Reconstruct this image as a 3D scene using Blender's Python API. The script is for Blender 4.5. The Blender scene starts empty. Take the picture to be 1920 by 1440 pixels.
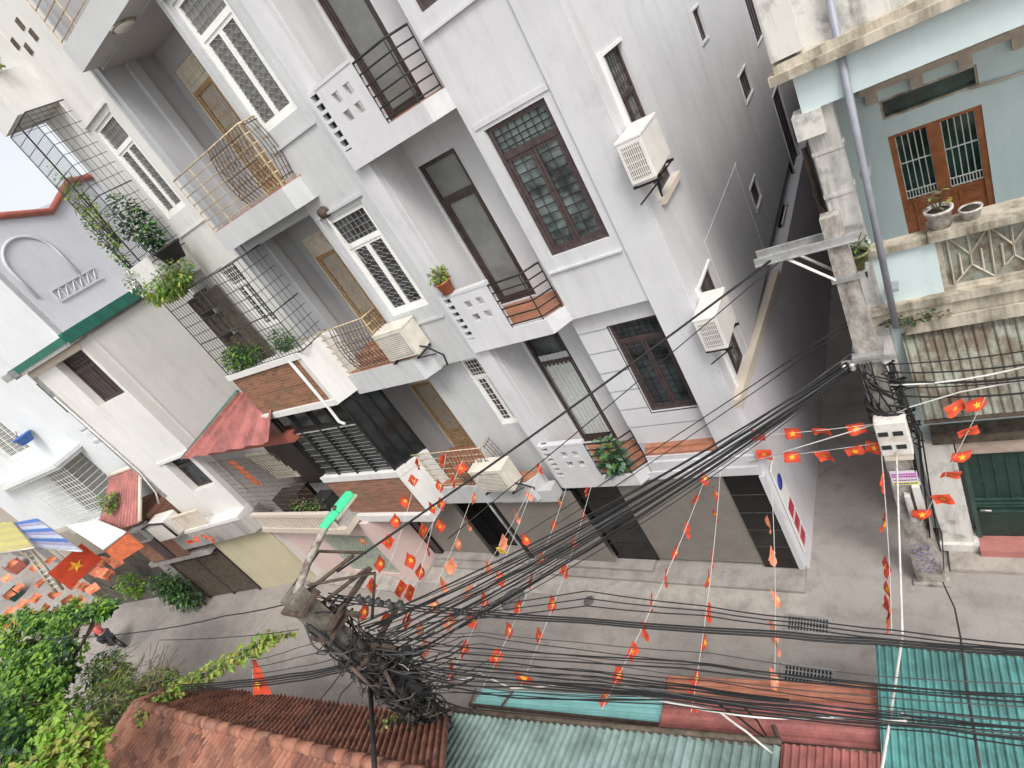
import bpy, bmesh, math, random
from math import sin, cos, pi, radians
from mathutils import Vector, Matrix
random.seed(7)
SC = bpy.context.scene
COL = SC.collection
# ------------------------------------------------------------------ camera
FPX = 1077.2; RO, PT, YW = radians(-32.66), radians(25.4), radians(43.16); HC = 10.5
_f = Vector((-sin(YW)*cos(PT), cos(YW)*cos(PT), -sin(PT)))
_r = Vector((cos(YW), sin(YW), 0)); _u = _r.cross(_f)
CR = cos(RO)*_r + sin(RO)*_u; CU = -sin(RO)*_r + cos(RO)*_u; CF = _f
CO = Vector((0, 0, HC))
cam = bpy.data.cameras.new('camera'); co = bpy.data.objects.new('camera', cam); COL.objects.link(co)
m3 = Matrix((CR, CU, -CF)).transposed()
co.matrix_world = Matrix.Translation(CO) @ m3.to_4x4()
cam.sensor_width = 36; cam.lens = FPX/1920*36; cam.clip_end = 3000; cam.clip_start = .05
SC.camera = co
def ray(p): return CR*(p[0]-960) - CU*(p[1]-720) + CF*FPX
def onz(p, z): d = ray(p); return CO + d*((z-HC)/d.z)
def ony(p, y): d = ray(p); return CO + d*(y/d.y)
def onx(p, x): d = ray(p); return CO + d*(x/d.x)
def proj(P):
    v = Vector(P)-CO; k = v.dot(CF); return (960+v.dot(CR)/k*FPX, 720-v.dot(CU)/k*FPX)
class Pl:
    """vertical plane: a along u, z up, d out of the wall"""
    def __init__(s, ox, oy, az, flip=False):
        s.o = Vector((ox, oy, 0)); s.u = Vector((cos(radians(az)), sin(radians(az)), 0))
        s.n = Vector((s.u.y, -s.u.x, 0))
        if flip: s.n = -s.n
    def w(s, a, z, d=0): return s.o + s.u*a + s.n*d + Vector((0, 0, z))
    def px(s, p, d=0):
        r = ray(p); o = s.o+s.n*d; k = (o-CO).dot(s.n)/r.dot(s.n); P = CO+r*k
        return (P-s.o).dot(s.u), P.z
    def sh(s, d):
        q = Pl(0, 0, 0); q.o = s.o+s.n*d; q.u = s.u; q.n = s.n; return q
# ------------------------------------------------------------------ mesh builder
ROOTLOC = {}
class MB:
    def __init__(s): s.v = []; s.f = []; s.mi = []; s.m = 0; s.smooth = False; s.sm = []
    def add(s, vs, fs):
        b = len(s.v); s.v += [Vector(q) for q in vs]
        for q in fs: s.f.append([b+i for i in q]); s.mi.append(s.m); s.sm.append(s.smooth)
    def hexa(s, c):  # 8 corners: bottom 4, top 4
        s.add(c, [(0,3,2,1),(4,5,6,7),(0,1,5,4),(1,2,6,5),(2,3,7,6),(3,0,4,7)])
    def box(s, P, a0, a1, z0, z1, d0, d1):
        if P is None: c = lambda a, z, d: Vector((a, d, z))
        else: c = P.w
        s.hexa([c(a0,z0,d0),c(a1,z0,d0),c(a1,z0,d1),c(a0,z0,d1),c(a0,z1,d0),c(a1,z1,d0),c(a1,z1,d1),c(a0,z1,d1)])
    def wbox(s, x0, x1, y0, y1, z0, z1): s.box(None, x0, x1, z0, z1, y0, y1)
    def quad(s, a, b, c, d): s.add([a,b,c,d], [(0,1,2,3)])
    def slab(s, pts, ext):  # polygon (world pts) extruded by vector ext
        n = len(pts); ext = Vector(ext); P = [Vector(p) for p in pts]
        s.add(P+[p+ext for p in P], [tuple(range(n)), tuple(range(2*n-1, n-1, -1))]+[(i,(i+n),(i+1)%n+n,(i+1)%n) for i in range(n)])
    def tube(s, pts, r, n=6, cap=True):
        pts = [Vector(p) for p in pts]; rs = r if isinstance(r, (list,tuple)) else [r]*len(pts)
        rings = []; ref = None
        for i, p in enumerate(pts):
            t = (pts[min(i+1,len(pts)-1)]-pts[max(i-1,0)])
            if t.length < 1e-9: t = Vector((0,0,1))
            t.normalize()
            if ref is None: ref = Vector((0,0,1)) if abs(t.z) < .9 else Vector((1,0,0))
            x = (ref - t*ref.dot(t))
            if x.length < 1e-6: x = t.orthogonal()
            x.normalize(); y = t.cross(x); ref = x
            rings.append([p+(x*cos(2*pi*k/n)+y*sin(2*pi*k/n))*rs[i] for k in range(n)])
        vs = [q for rg in rings for q in rg]; fs = []
        for i in range(len(rings)-1):
            for k in range(n): fs.append((i*n+k, i*n+(k+1)%n, (i+1)*n+(k+1)%n, (i+1)*n+k))
        if cap: fs += [tuple(range(n-1,-1,-1)), tuple(range((len(rings)-1)*n, len(rings)*n))]
        sm = s.smooth; s.smooth = n > 4; s.add(vs, fs); s.smooth = sm
    def bar(s, a, b, r): s.tube([a, b], r, 4)
    def lathe(s, c, prof, n=16, ax=(0,0,1)):
        ax = Vector(ax).normalized(); x = ax.orthogonal().normalized(); y = ax.cross(x); c = Vector(c)
        vs = []; fs = []
        for r, h in prof: vs += [c+ax*h+(x*cos(2*pi*k/n)+y*sin(2*pi*k/n))*r for k in range(n)]
        for i in range(len(prof)-1):
            for k in range(n): fs.append((i*n+k, i*n+(k+1)%n, (i+1)*n+(k+1)%n, (i+1)*n+k))
        fs += [tuple(range(n-1,-1,-1)), tuple(range((len(prof)-1)*n, len(prof)*n))]
        sm = s.smooth; s.smooth = True; s.add(vs, fs); s.smooth = sm
    def blob(s, c, r, n=8, jit=0):
        c = Vector(c); vs = []; fs = []; r = Vector(r) if not isinstance(r,(int,float)) else Vector((r,r,r))
        m = n//2+1
        for i in range(m):
            t = pi*i/(m-1)
            for k in range(n):
                q = 1+random.uniform(-jit,jit); vs.append(c+Vector((r.x*sin(t)*cos(2*pi*k/n)*q, r.y*sin(t)*sin(2*pi*k/n)*q, r.z*cos(t)*q)))
        for i in range(m-1):
            for k in range(n): fs.append((i*n+k, (i+1)*n+k, (i+1)*n+(k+1)%n, i*n+(k+1)%n))
        sm = s.smooth; s.smooth = True; s.add(vs, fs); s.smooth = sm
    def wall(s, P, a0, a1, z0, z1, holes=(), rev=.18, d=0, back=True):
        """wall face at offset d with rectangular openings (a0,a1,z0,z1) and reveals going inward"""
        A = sorted({a0, a1}|{min(max(h[i],a0),a1) for h in holes for i in (0,1)})
        Z = sorted({z0, z1}|{min(max(h[i],z0),z1) for h in holes for i in (2,3)})
        for i in range(len(A)-1):
            for j in range(len(Z)-1):
                am, zm = (A[i]+A[i+1])/2, (Z[j]+Z[j+1])/2
                if any(h[0] < am < h[1] and h[2] < zm < h[3] for h in holes): continue
                s.quad(P.w(A[i],Z[j],d), P.w(A[i+1],Z[j],d), P.w(A[i+1],Z[j+1],d), P.w(A[i],Z[j+1],d))
        for h in holes:
            q0, q1, w0, w1 = h[:4]; e = d-(h[4] if len(h) > 4 else rev)
            s.quad(P.w(q0,w0,d),P.w(q0,w1,d),P.w(q0,w1,e),P.w(q0,w0,e)); s.quad(P.w(q1,w0,d),P.w(q1,w0,e),P.w(q1,w1,e),P.w(q1,w1,d))
            s.quad(P.w(q0,w1,d),P.w(q1,w1,d),P.w(q1,w1,e),P.w(q0,w1,e)); s.quad(P.w(q0,w0,d),P.w(q0,w0,e),P.w(q1,w0,e),P.w(q1,w0,d))
    def build(s, name, mats, parent=None, loc=None):
        if not isinstance(mats, (list, tuple)): mats = [mats]
        off = Vector((0,0,0))
        if parent is not None: off = ROOTLOC[parent.name]
        elif loc is not None: off = Vector(loc)
        me = bpy.data.meshes.new(name)
        me.from_pydata([tuple(q-off) for q in s.v], [], s.f)
        for q in mats: me.materials.append(q)
        for p, i, h in zip(me.polygons, s.mi, s.sm): p.material_index = i; p.use_smooth = h
        me.update()
        bm = bmesh.new(); bm.from_mesh(me); bmesh.ops.recalc_face_normals(bm, faces=bm.faces); bm.to_mesh(me); bm.free()
        o = bpy.data.objects.new(name, me); COL.objects.link(o)
        if parent is not None: o.parent = parent; ROOTLOC[o.name] = off
        else: o.location = off; ROOTLOC[o.name] = off
        return o
def tag(o, label=None, cat=None, group=None, kind=None):
    if label: o['label'] = label
    if cat: o['category'] = cat
    if group: o['group'] = group
    if kind: o['kind'] = kind
    return o
def thing(name, label, cat, loc, group=None):
    o = bpy.data.objects.new(name, None); o.empty_display_size = .1; COL.objects.link(o); o.location = loc
    ROOTLOC[o.name] = Vector(loc); return tag(o, label, cat, group)
def copy_thing(o, loc=None, rot=None, parent=None):
    c = o.copy(); COL.objects.link(c)
    if parent is not None: c.parent = parent
    if loc is not None: c.location = loc
    if rot is not None: c.rotation_euler = rot
    for ch in o.children: copy_thing(ch, parent=c)
    return c
# ------------------------------------------------------------------ materials
def nt(name):
    m = bpy.data.materials.new(name); m.use_nodes = True; t = m.node_tree; b = t.nodes['Principled BSDF']; return m, t, b
def N(t, typ, **kw):
    n = t.nodes.new(typ)
    for k, v in kw.items():
        if hasattr(n, k): setattr(n, k, v)
        else: n.inputs[k].default_value = v
    return n
def L(t, a, b): t.links.new(a, b)
def c4(c): return (c[0], c[1], c[2], 1)
def coords(t, kind='pos', scale=(1,1,1)):
    mp = N(t, 'ShaderNodeMapping'); mp.inputs['Scale'].default_value = scale
    if kind == 'pos': g = N(t, 'ShaderNodeNewGeometry'); L(t, g.outputs['Position'], mp.inputs['Vector'])
    else: g = N(t, 'ShaderNodeTexCoord'); L(t, g.outputs['Object'], mp.inputs['Vector'])
    return mp.outputs['Vector']
def ramp(t, fac, stops):
    r = N(t, 'ShaderNodeValToRGB'); e = r.color_ramp.elements
    while len(e) < len(stops): e.new(.5)
    for q, (p, c) in zip(e, stops): q.position = p; q.color = c4(c) if len(c) == 3 else c
    L(t, fac, r.inputs['Fac']); return r.outputs['Color']
def mixc(t, fac, a, b, mode='MIX'):
    m = N(t, 'ShaderNodeMix', data_type='RGBA', blend_type=mode)
    for s, q in ((m.inputs[0], fac), (m.inputs[6], a), (m.inputs[7], b)):
        if hasattr(q, 'links'): L(t, q, s)
        else: s.default_value = c4(q) if isinstance(q, (tuple, list)) else q
    return m.outputs[2]
def noise(t, vec, scale, detail=5, rough=.6):
    n = N(t, 'ShaderNodeTexNoise'); n.inputs['Scale'].default_value = scale; n.inputs['Detail'].default_value = detail; n.inputs['Roughness'].default_value = rough
    L(t, vec, n.inputs['Vector']); return n.outputs['Fac']
def bump(t, b, h, strength=.3, dist=.02):
    q = N(t, 'ShaderNodeBump'); q.inputs['Strength'].default_value = strength; q.inputs['Distance'].default_value = dist
    L(t, h, q.inputs['Height']); L(t, q.outputs['Normal'], b.inputs['Normal'])
def plaster(name, col, dirt=.35, dirtcol=(.16,.15,.13), streak=.5, rough=.85, patch=.12, lo=.52, hi=.82, sill=None):
    m, t, b = nt(name)
    v = coords(t); vs = coords(t, scale=(1.6,1.6,.16))
    n1 = noise(t, v, .55, 6, .62); n2 = noise(t, vs, 2.2, 6, .68); n3 = noise(t, v, 22, 3)
    c = mixc(t, ramp(t, n1, [(.35,(0,0,0)),(.75,(patch*4.5,)*3)]), col, tuple(q*.74 for q in col))
    c = mixc(t, ramp(t, noise(t, coords(t, scale=(1,1,.35)), 6, 6, .75), [(.40,(0,0,0)),(.8,(.30,)*3)]), c, tuple(q*.70 for q in col))
    c = mixc(t, ramp(t, n2, [(lo,(0,0,0)),(hi,(min(1,streak*dirt*1.6),)*3)]), c, dirtcol)
    n4 = noise(t, v, 1.7, 8, .72)
    c = mixc(t, ramp(t, n4, [(lo+.06,(0,0,0)),(hi-.02,(dirt,)*3)]), c, dirtcol)
    if sill:      # rain runs that start under the sills and slab edges and thin out downwards
        g = N(t, 'ShaderNodeNewGeometry'); sp = N(t, 'ShaderNodeSeparateXYZ'); L(t, g.outputs['Position'], sp.inputs[0])
        m1 = N(t, 'ShaderNodeMath', operation='SUBTRACT'); m1.inputs[0].default_value = sill[0]+40*sill[1]; L(t, sp.outputs['Z'], m1.inputs[1])
        m2 = N(t, 'ShaderNodeMath', operation='MODULO'); L(t, m1.outputs[0], m2.inputs[0]); m2.inputs[1].default_value = sill[1]
        m3_ = N(t, 'ShaderNodeMath', operation='DIVIDE'); L(t, m2.outputs[0], m3_.inputs[0]); m3_.inputs[1].default_value = sill[1]
        fall = ramp(t, m3_.outputs[0], [(0,(1,1,1)),(sill[2],(0,0,0))])
        fine = mixc(t, 1.0, ramp(t, noise(t, coords(t, scale=(3.2,3.2,.10)), 2.4, 6, .75), [(.44,(0,0,0)),(.74,(1,1,1))]), ramp(t, noise(t, v, .9, 3, .6), [(.42,(.1,.1,.1)),(.62,(1,1,1))]), 'MULTIPLY')
        k = N(t, 'ShaderNodeMath', operation='MULTIPLY'); L(t, fall, k.inputs[0]); L(t, fine, k.inputs[1])
        k2 = N(t, 'ShaderNodeMath', operation='MULTIPLY'); L(t, k.outputs[0], k2.inputs[0]); k2.inputs[1].default_value = sill[3]
        c = mixc(t, k2.outputs[0], c, (.23,.215,.19))
    L(t, c, b.inputs['Base Color']); b.inputs['Roughness'].default_value = rough
    bump(t, b, n3, .12, .01); return m
def plain(name, col, rough=.5, metal=0, var=.15, scale=6, bmp=0):
    m, t, b = nt(name); v = coords(t)
    n = noise(t, v, scale, 5, .65)
    c = mixc(t, ramp(t, n, [(.35,(0,0,0)),(.7,(1,1,1))]), tuple(q*(1-var) for q in col), tuple(min(1,q*(1+var)) for q in col))
    L(t, c, b.inputs['Base Color']); b.inputs['Roughness'].default_value = rough; b.inputs['Metallic'].default_value = metal
    if bmp: bump(t, b, noise(t, v, scale*6, 3), bmp, .01)
    return m
def grime(name, col, dcol, amt=.6, scale=3, rough=.8, metal=0, zs=1, bmp=.3):
    m, t, b = nt(name); v = coords(t, scale=(1,1,zs))
    n = noise(t, v, scale, 8, .72); n2 = noise(t, v, scale*5, 5, .7)
    c = mixc(t, ramp(t, n, [(.42,(0,0,0)),(.42+.35*(1.2-amt),(1,1,1))]), col, dcol)
    c = mixc(t, ramp(t, n2, [(.5,(0,0,0)),(.75,(.5*amt,)*3)]), c, tuple(q*.5 for q in dcol))
    L(t, c, b.inputs['Base Color']); b.inputs['Roughness'].default_value = rough; b.inputs['Metallic'].default_value = metal
    bump(t, b, n2, bmp, .015); return m
def glass(name, tint=(.035,.042,.045), rough=.08, var=.6):
    m, t, b = nt(name); v = coords(t)
    n = noise(t, v, 2.3, 3)
    c = mixc(t, ramp(t, n, [(.38,(0,0,0)),(.62,(1,1,1))]), tuple(q*(1-var) for q in tint), tuple(q*(1+var) for q in tint))
    L(t, c, b.inputs['Base Color']); b.inputs['Roughness'].default_value = rough; b.inputs['IOR'].default_value = 1.5
    bump(t, b, noise(t, v, 1.2, 1), .05, .02); return m
def brick(name, c1, c2, mortar, az=0, bw=.21, bh=.065):
    m, t, b = nt(name)
    g = N(t, 'ShaderNodeNewGeometry'); sp = N(t, 'ShaderNodeSeparateXYZ'); L(t, g.outputs['Position'], sp.inputs[0])
    cb = N(t, 'ShaderNodeCombineXYZ'); L(t, sp.outputs['X'], cb.inputs['X']); L(t, sp.outputs['Z'], cb.inputs['Y'])
    br = N(t, 'ShaderNodeTexBrick'); br.inputs['Scale'].default_value = 1; br.inputs['Brick Width'].default_value = bw; br.inputs['Row Height'].default_value = bh
    br.inputs['Mortar Size'].default_value = .008; br.inputs['Color1'].default_value = c4(c1); br.inputs['Color2'].default_value = c4(c2); br.inputs['Mortar'].default_value = c4(mortar)
    L(t, cb.outputs[0], br.inputs['Vector'])
    v = coords(t); c = mixc(t, ramp(t, noise(t, v, 2.2, 7, .7), [(.5,(0,0,0)),(.72,(.75,)*3)]), br.outputs['Color'], (.12,.11,.05))
    L(t, c, b.inputs['Base Color']); b.inputs['Roughness'].default_value = .9; bump(t, b, br.outputs['Fac'], -.4, .01); return m
def leafmat(name, c1, c2, scale=3.5, trans=.3):
    m, t, b = nt(name); v = coords(t)
    n = noise(t, v, scale, 4, .6); n2 = noise(t, v, scale*9, 2)
    c = mixc(t, ramp(t, n, [(.35,(0,0,0)),(.65,(1,1,1))]), c1, c2)
    c = mixc(t, ramp(t, n2, [(.4,(0,0,0)),(.7,(.45,)*3)]), c, tuple(q*.55 for q in c1))
    L(t, c, b.inputs['Base Color']); b.inputs['Roughness'].default_value = .55
    tr = N(t, 'ShaderNodeBsdfTranslucent'); L(t, c, tr.inputs['Color'])
    mx = N(t, 'ShaderNodeMixShader'); mx.inputs[0].default_value = trans
    L(t, b.outputs[0], mx.inputs[1]); L(t, tr.outputs[0], mx.inputs[2]); L(t, mx.outputs[0], t.nodes['Material Output'].inputs['Surface'])
    return m
M = dict(
 a_wall=plaster('white_plaster', (.585,.585,.598), .26, streak=.6, lo=.50, hi=.80, sill=(7.53,3.76,.22,.20)),
 a_alley=plaster('alley_plaster', (.60,.59,.60), .22, (.15,.14,.14), .8, sill=(7.85,3.76,.3,.18)),
 ledge=plaster('beige_plaster', (.62,.54,.45), .3),
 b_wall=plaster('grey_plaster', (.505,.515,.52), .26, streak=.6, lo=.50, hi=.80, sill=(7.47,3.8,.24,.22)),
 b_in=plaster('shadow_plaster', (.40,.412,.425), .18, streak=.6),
 c_wall=plaster('cream_plaster', (.66,.648,.622), .28, streak=.7, sill=(7.85,3.45,.3,.24)),
 d_wall=plaster('bone_plaster', (.655,.64,.615), .2, streak=.6, sill=(10.5,6.0,.2,.22)),
 e_wall=plaster('lavender_plaster', (.515,.525,.56), .16),
 f_wall=plaster('bright_plaster', (.62,.64,.65), .14),
 g_wall=plaster('pale_blue_plaster', (.59,.69,.69), .16, (.30,.33,.31), .7),
 g_trim=plaster('stained_trim', (.56,.50,.40), .95, (.075,.06,.035), 1.3, lo=.44, hi=.73),
 g_white=plaster('stained_white_plaster', (.66,.64,.60), .85, (.085,.075,.065), 1.0, lo=.46, hi=.74),
 pink=plaster('pink_plaster', (.66,.50,.47), .2),
 yellow=plaster('ochre_plaster', (.50,.45,.31), .35),
 tan=plaster('tan_plaster', (.42,.37,.30), .4),
 concrete=plaster('concrete', (.38,.36,.34), .45, (.12,.11,.10), .9, lo=.45, hi=.75),
 shutter=plain('shutter_metal', (.245,.225,.20), .55, .2, .1, 2),
 granite=plain('black_granite', (.010,.010,.010), .10, 0, .5, 30),
 brown=plain('brown_wood', (.062,.042,.042), .5, 0, .35, 9),
 darkwood=plain('dark_brown_wood', (.045,.03,.027), .4, 0, .4, 9),
 beigewood=plain('beige_wood', (.55,.51,.41), .6, 0, .15, 5),
 orangewood=plain('orange_wood', (.34,.21,.10), .5, 0, .35, 9),
 doorwood=plain('red_brown_wood', (.31,.105,.035), .45, 0, .3, 8),
 white=plain('white_paint', (.74,.74,.71), .5, 0, .07, 4),
 black_iron=plain('black_iron', (.022,.02,.02), .5, .3, .3, 12),
 beige_iron=plain('tan_iron', (.50,.41,.27), .55, .1, .35, 12),
 wire=plain('cage_wire', (.055,.055,.055), .6, .4, .4, 8),
 whiteiron=plain('white_iron', (.66,.66,.63), .5, .1, .12, 8),
 steel=grime('galvanised_steel', (.50,.50,.49), (.30,.29,.28), .4, 5, .45, .6),
 pane=glass('dark_glass'), pane_g=glass('greenish_glass', (.095,.12,.118), .06, .7), pane_l=glass('grey_glass', (.17,.175,.165), .08, .12),
 curtain=plain('grey_curtain', (.42,.44,.43), .9, 0, .12, 14),
 frosted=plain('frosted_panel', (.44,.40,.36), .4, 0, .1, 5),
 dark=plain('dark_interior', (.02,.02,.02), .9),
 red_tile=plain('terracotta_floor', (.36,.16,.095), .6, 0, .2, 6),
 ac=plain('ac_casing', (.64,.615,.575), .5, 0, .08, 5), ac_dark=plain('ac_grille', (.20,.18,.175), .6, 0, .3, 20),
 ac_w=plain('weathered_ac_casing', (.62,.58,.50), .55, 0, .12, 5),
 green_trim=plain('green_paint', (.02,.13,.095), .5, 0, .25, 4),
 red_trim=plain('red_paint', (.30,.085,.06), .6, 0, .2, 4),
 red_sheet=grime('red_roof_sheet', (.37,.125,.11), (.22,.08,.07), .7, 2.2, .6, .1),
 green_sheet=grime('grey_green_roof_sheet', (.215,.305,.285), (.13,.18,.165), .7, 1.7, .6, .1),
 teal_sheet=grime('teal_roof_sheet', (.115,.33,.31), (.075,.19,.18), .75, 1.5, .55, .1),
 orange_sheet=grime('rusty_red_roof_sheet', (.43,.18,.11), (.28,.11,.07), .5, 2, .55, .1),
 old_sheet=grime('weathered_green_sheet', (.27,.285,.235), (.13,.10,.07), .75, 2.6, .8, .05),
 flag=plain('flag_cloth', (.62,.07,.028), .75, 0, .12, 5), star=plain('flag_star', (.85,.42,.03), .7, 0, .08, 5),
 flag_faded=plain('faded_flag_cloth', (.80,.25,.14), .75, 0, .15, 5), star_faded=plain('faded_star', (.8,.5,.2), .7, 0, .08, 5),
 cord=plain('white_cord', (.55,.53,.5), .8), cable=plain('black_cable', (.006,.006,.0065), .7, 0, .3, 10), cable_w=plain('white_cable', (.62,.60,.56), .6, 0, .15, 8),
 cable_g=plain('grey_cable', (.05,.05,.05), .6, 0, .3, 8),
 pole=grime('pole_concrete', (.40,.37,.33), (.14,.125,.11), .6, 5, .9, 0, .5), poledark=grime('grimy_pole_concrete', (.17,.15,.12), (.05,.045,.04), .6, 6, .9, 0, .5),
 clay=plain('clay_pot', (.42,.13,.06), .7, 0, .2, 6), whitepot=grime('stained_white_pot', (.62,.60,.56), (.20,.15,.12), .5, 7),
 soil=plain('soil', (.045,.032,.022), .95, 0, .4, 25),
 leaf=leafmat('leaves_mid', (.09,.21,.045), (.21,.40,.08), trans=.4), leaf_b=leafmat('leaves_bright', (.20,.40,.045), (.42,.62,.10), trans=.45),
 leaf_d=leafmat('leaves_dark', (.015,.055,.02), (.04,.11,.04)), leaf_y=leafmat('leaves_yellow', (.22,.24,.05), (.42,.42,.10)),
 dry=leafmat('dry_twigs', (.13,.12,.06), (.28,.25,.13)), leaf_blue=leafmat('leaves_bluish', (.10,.19,.13), (.22,.33,.22)),
 bark=grime('bark', (.11,.085,.06), (.04,.03,.022), .6, 8), rubber=plain('black_rubber', (.018,.018,.018), .8),
 green_plastic=plain('lamp_green', (.06,.58,.28), .35, 0, .08, 5), lens=plain('lamp_lens', (.62,.58,.45), .3),
 rust=grime('rusty_steel', (.115,.08,.06), (.05,.033,.025), .6, 9, .8, .2),
 blue=plain('blue_plastic', (.05,.14,.42), .5), yellowp=plain('yellow_panel', (.72,.55,.06), .6), a_low=plaster('mauve_plaster', (.66,.635,.67), .16, (.2,.18,.18), .6), sidewall=grime('gap_shade_wall', (.055,.052,.048), (.02,.02,.018), .6, 1.5), orange=plain('orange_cloth', (.55,.13,.05), .8, 0, .25, 6),  # sidewall: near-black colour holds the shade of the deep alley gap
 green_gate=grime('dark_green_gate', (.022,.055,.045), (.012,.03,.025), .4, 3, .4, .2), redstep=plain('red_step', (.40,.16,.14), .7, 0, .15, 4),
 brickc=brick('orange_brick', (.29,.115,.06), (.15,.06,.035), (.24,.17,.11), bw=.26, bh=.07), brickd=brick('red_brick', (.31,.12,.075), (.15,.06,.045), (.26,.18,.13), bw=.32, bh=.06),
 skin=plain('skin', (.42,.25,.17), .55, 0, .05, 5), red_cloth=plain('red_shirt', (.45,.08,.08), .85, 0, .15, 8), dark_cloth=plain('dark_trousers', (.03,.03,.045), .85, 0, .2, 8),
 helmet=plain('dark_helmet', (.06,.09,.08), .3), chrome=plain('bike_metal', (.35,.34,.34), .35, .6, .2, 12),
)
# ------------------------------------------------------------------ reusable house parts
def window(root, P, a0, a1, z0, z1, d, fm, pm, gm, transom=.22, leaves=2, style='h', fw=.06, nb=9, name='window', label=None, gr=.008):
    f = MB(); dd = d-.07
    f.box(P, a0, a1, z1-fw, z1, dd, d); f.box(P, a0, a1, z0, z0+fw, dd, d)
    f.box(P, a0, a0+fw, z0+fw, z1-fw, dd, d); f.box(P, a1-fw, a1, z0+fw, z1-fw, dd, d)
    zt = z1-(z1-z0)*transom if transom else z1-fw
    if transom: f.box(P, a0+fw, a1-fw, zt-fw*.6, zt+fw*.6, dd, d+.004)
    w = (a1-a0-2*fw)/leaves; zb = z0+fw; ztt = zt-fw*.6 if transom else zt
    for k in range(leaves):
        b0, b1 = a0+fw+k*w, a0+fw+(k+1)*w; s = fw*.75
        f.box(P, b0+.004, b0+s, zb, ztt, dd+.012, d-.012); f.box(P, b1-s, b1-.004, zb, ztt, dd+.012, d-.012)
        f.box(P, b0+s, b1-s, zb, zb+s, dd+.012, d-.014); f.box(P, b0+s, b1-s, ztt-s, ztt, dd+.012, d-.014)
    fo = f.build(name, fm, root)
    if label: fo['label'] = label
    p = MB(); p.box(P, a0+fw*.5, a1-fw*.5, z0+fw*.5, z1-fw*.5, dd+.015, dd+.028); p.build('pane', pm, fo)
    if style:
        g = MB(); e = d-.02
        def hb(za, zb_, u0, u1, n):
            for i in range(1, n): z = za+(zb_-za)*i/n; g.bar(P.w(u0, z, e), P.w(u1, z, e), gr)
        def vb(za, zb_, u0, u1, n):
            for i in range(1, n): a = u0+(u1-u0)*i/n; g.bar(P.w(a, za, e), P.w(a, zb_, e), gr)
        for k in range(leaves):
            b0, b1 = a0+fw+k*w+.03, a0+fw+(k+1)*w-.03
            if 'h' in style: hb(zb, ztt, b0, b1, nb); g.bar(P.w(b0,zb,e), P.w(b0,ztt,e), gr); g.bar(P.w(b1,zb,e), P.w(b1,ztt,e), gr); g.bar(P.w((b0+b1)/2,zb,e), P.w((b0+b1)/2,ztt,e), gr*.8)
            if 'v' in style: vb(zb, ztt, b0, b1, 4)
            if 's' in style:
                for i in range(nb):
                    z = zb+.04+(ztt-zb-.08)*i/nb; h = (ztt-zb-.08)/nb
                    g.tube([P.w(b0, z, e), P.w((b0+b1)/2, z+h*.8, e), P.w(b1, z, e)], gr, 4); g.tube([P.w(b0, z+h*.9, e), P.w((b0+b1)/2, z+.1*h, e), P.w(b1, z+h*.9, e)], gr, 4)
        if transom: hb(zt, z1-fw, a0+fw, a1-fw, 4); vb(zt, z1-fw, a0+fw, a1-fw, 7)
        g.build('grille', gm, fo)
    return fo
def shutter(root, P, a0, a1, z0, z1, d, m, name='roller_shutter', step=.06, dep=.006):
    s = MB(); n = int((z1-z0)/step); vs = []; h = (z1-z0)/n
    for i in range(n):
        z = z0+i*h
        s.quad(P.w(a0,z,d), P.w(a1,z,d), P.w(a1,z+h*.5,d+dep), P.w(a0,z+h*.5,d+dep)); s.quad(P.w(a0,z+h*.5,d+dep), P.w(a1,z+h*.5,d+dep), P.w(a1,z+h,d), P.w(a0,z+h,d))
    return s.build(name, m, root)
def rail_path(g, pts, z, r): g.tube([(x, y, z) for x, y in pts], r, 5)
def leaf_cluster(mb, c, r, n, size, flat=.75, droop=.3, seedv=None):
    """many small pointed leaves spread through an ellipsoid"""
    c = Vector(c); R = Vector(r) if not isinstance(r, (int, float)) else Vector((r, r, r))
    for _ in range(n):
        while True:
            q = Vector((random.uniform(-1,1), random.uniform(-1,1), random.uniform(-1,1)))
            if q.length <= 1: break
        p = c+Vector((q.x*R.x, q.y*R.y, q.z*R.z))
        a = random.uniform(0, 2*pi); d = Vector((cos(a), sin(a), random.uniform(-.7,.5)))
        d = (d+q*.6).normalized(); w = d.cross(Vector((random.uniform(-.4,.4), random.uniform(-.4,.4), 1))).normalized()
        L_ = size*random.uniform(.6, 1.3); W_ = L_*.32*flat/.75; nrm = d.cross(w)
        mb.add([p, p+d*L_*.45+w*W_+nrm*.06*L_, p+d*L_-Vector((0,0,droop*L_*.5)), p+d*L_*.45-w*W_+nrm*.06*L_], [(0,1,2,3)])
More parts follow.
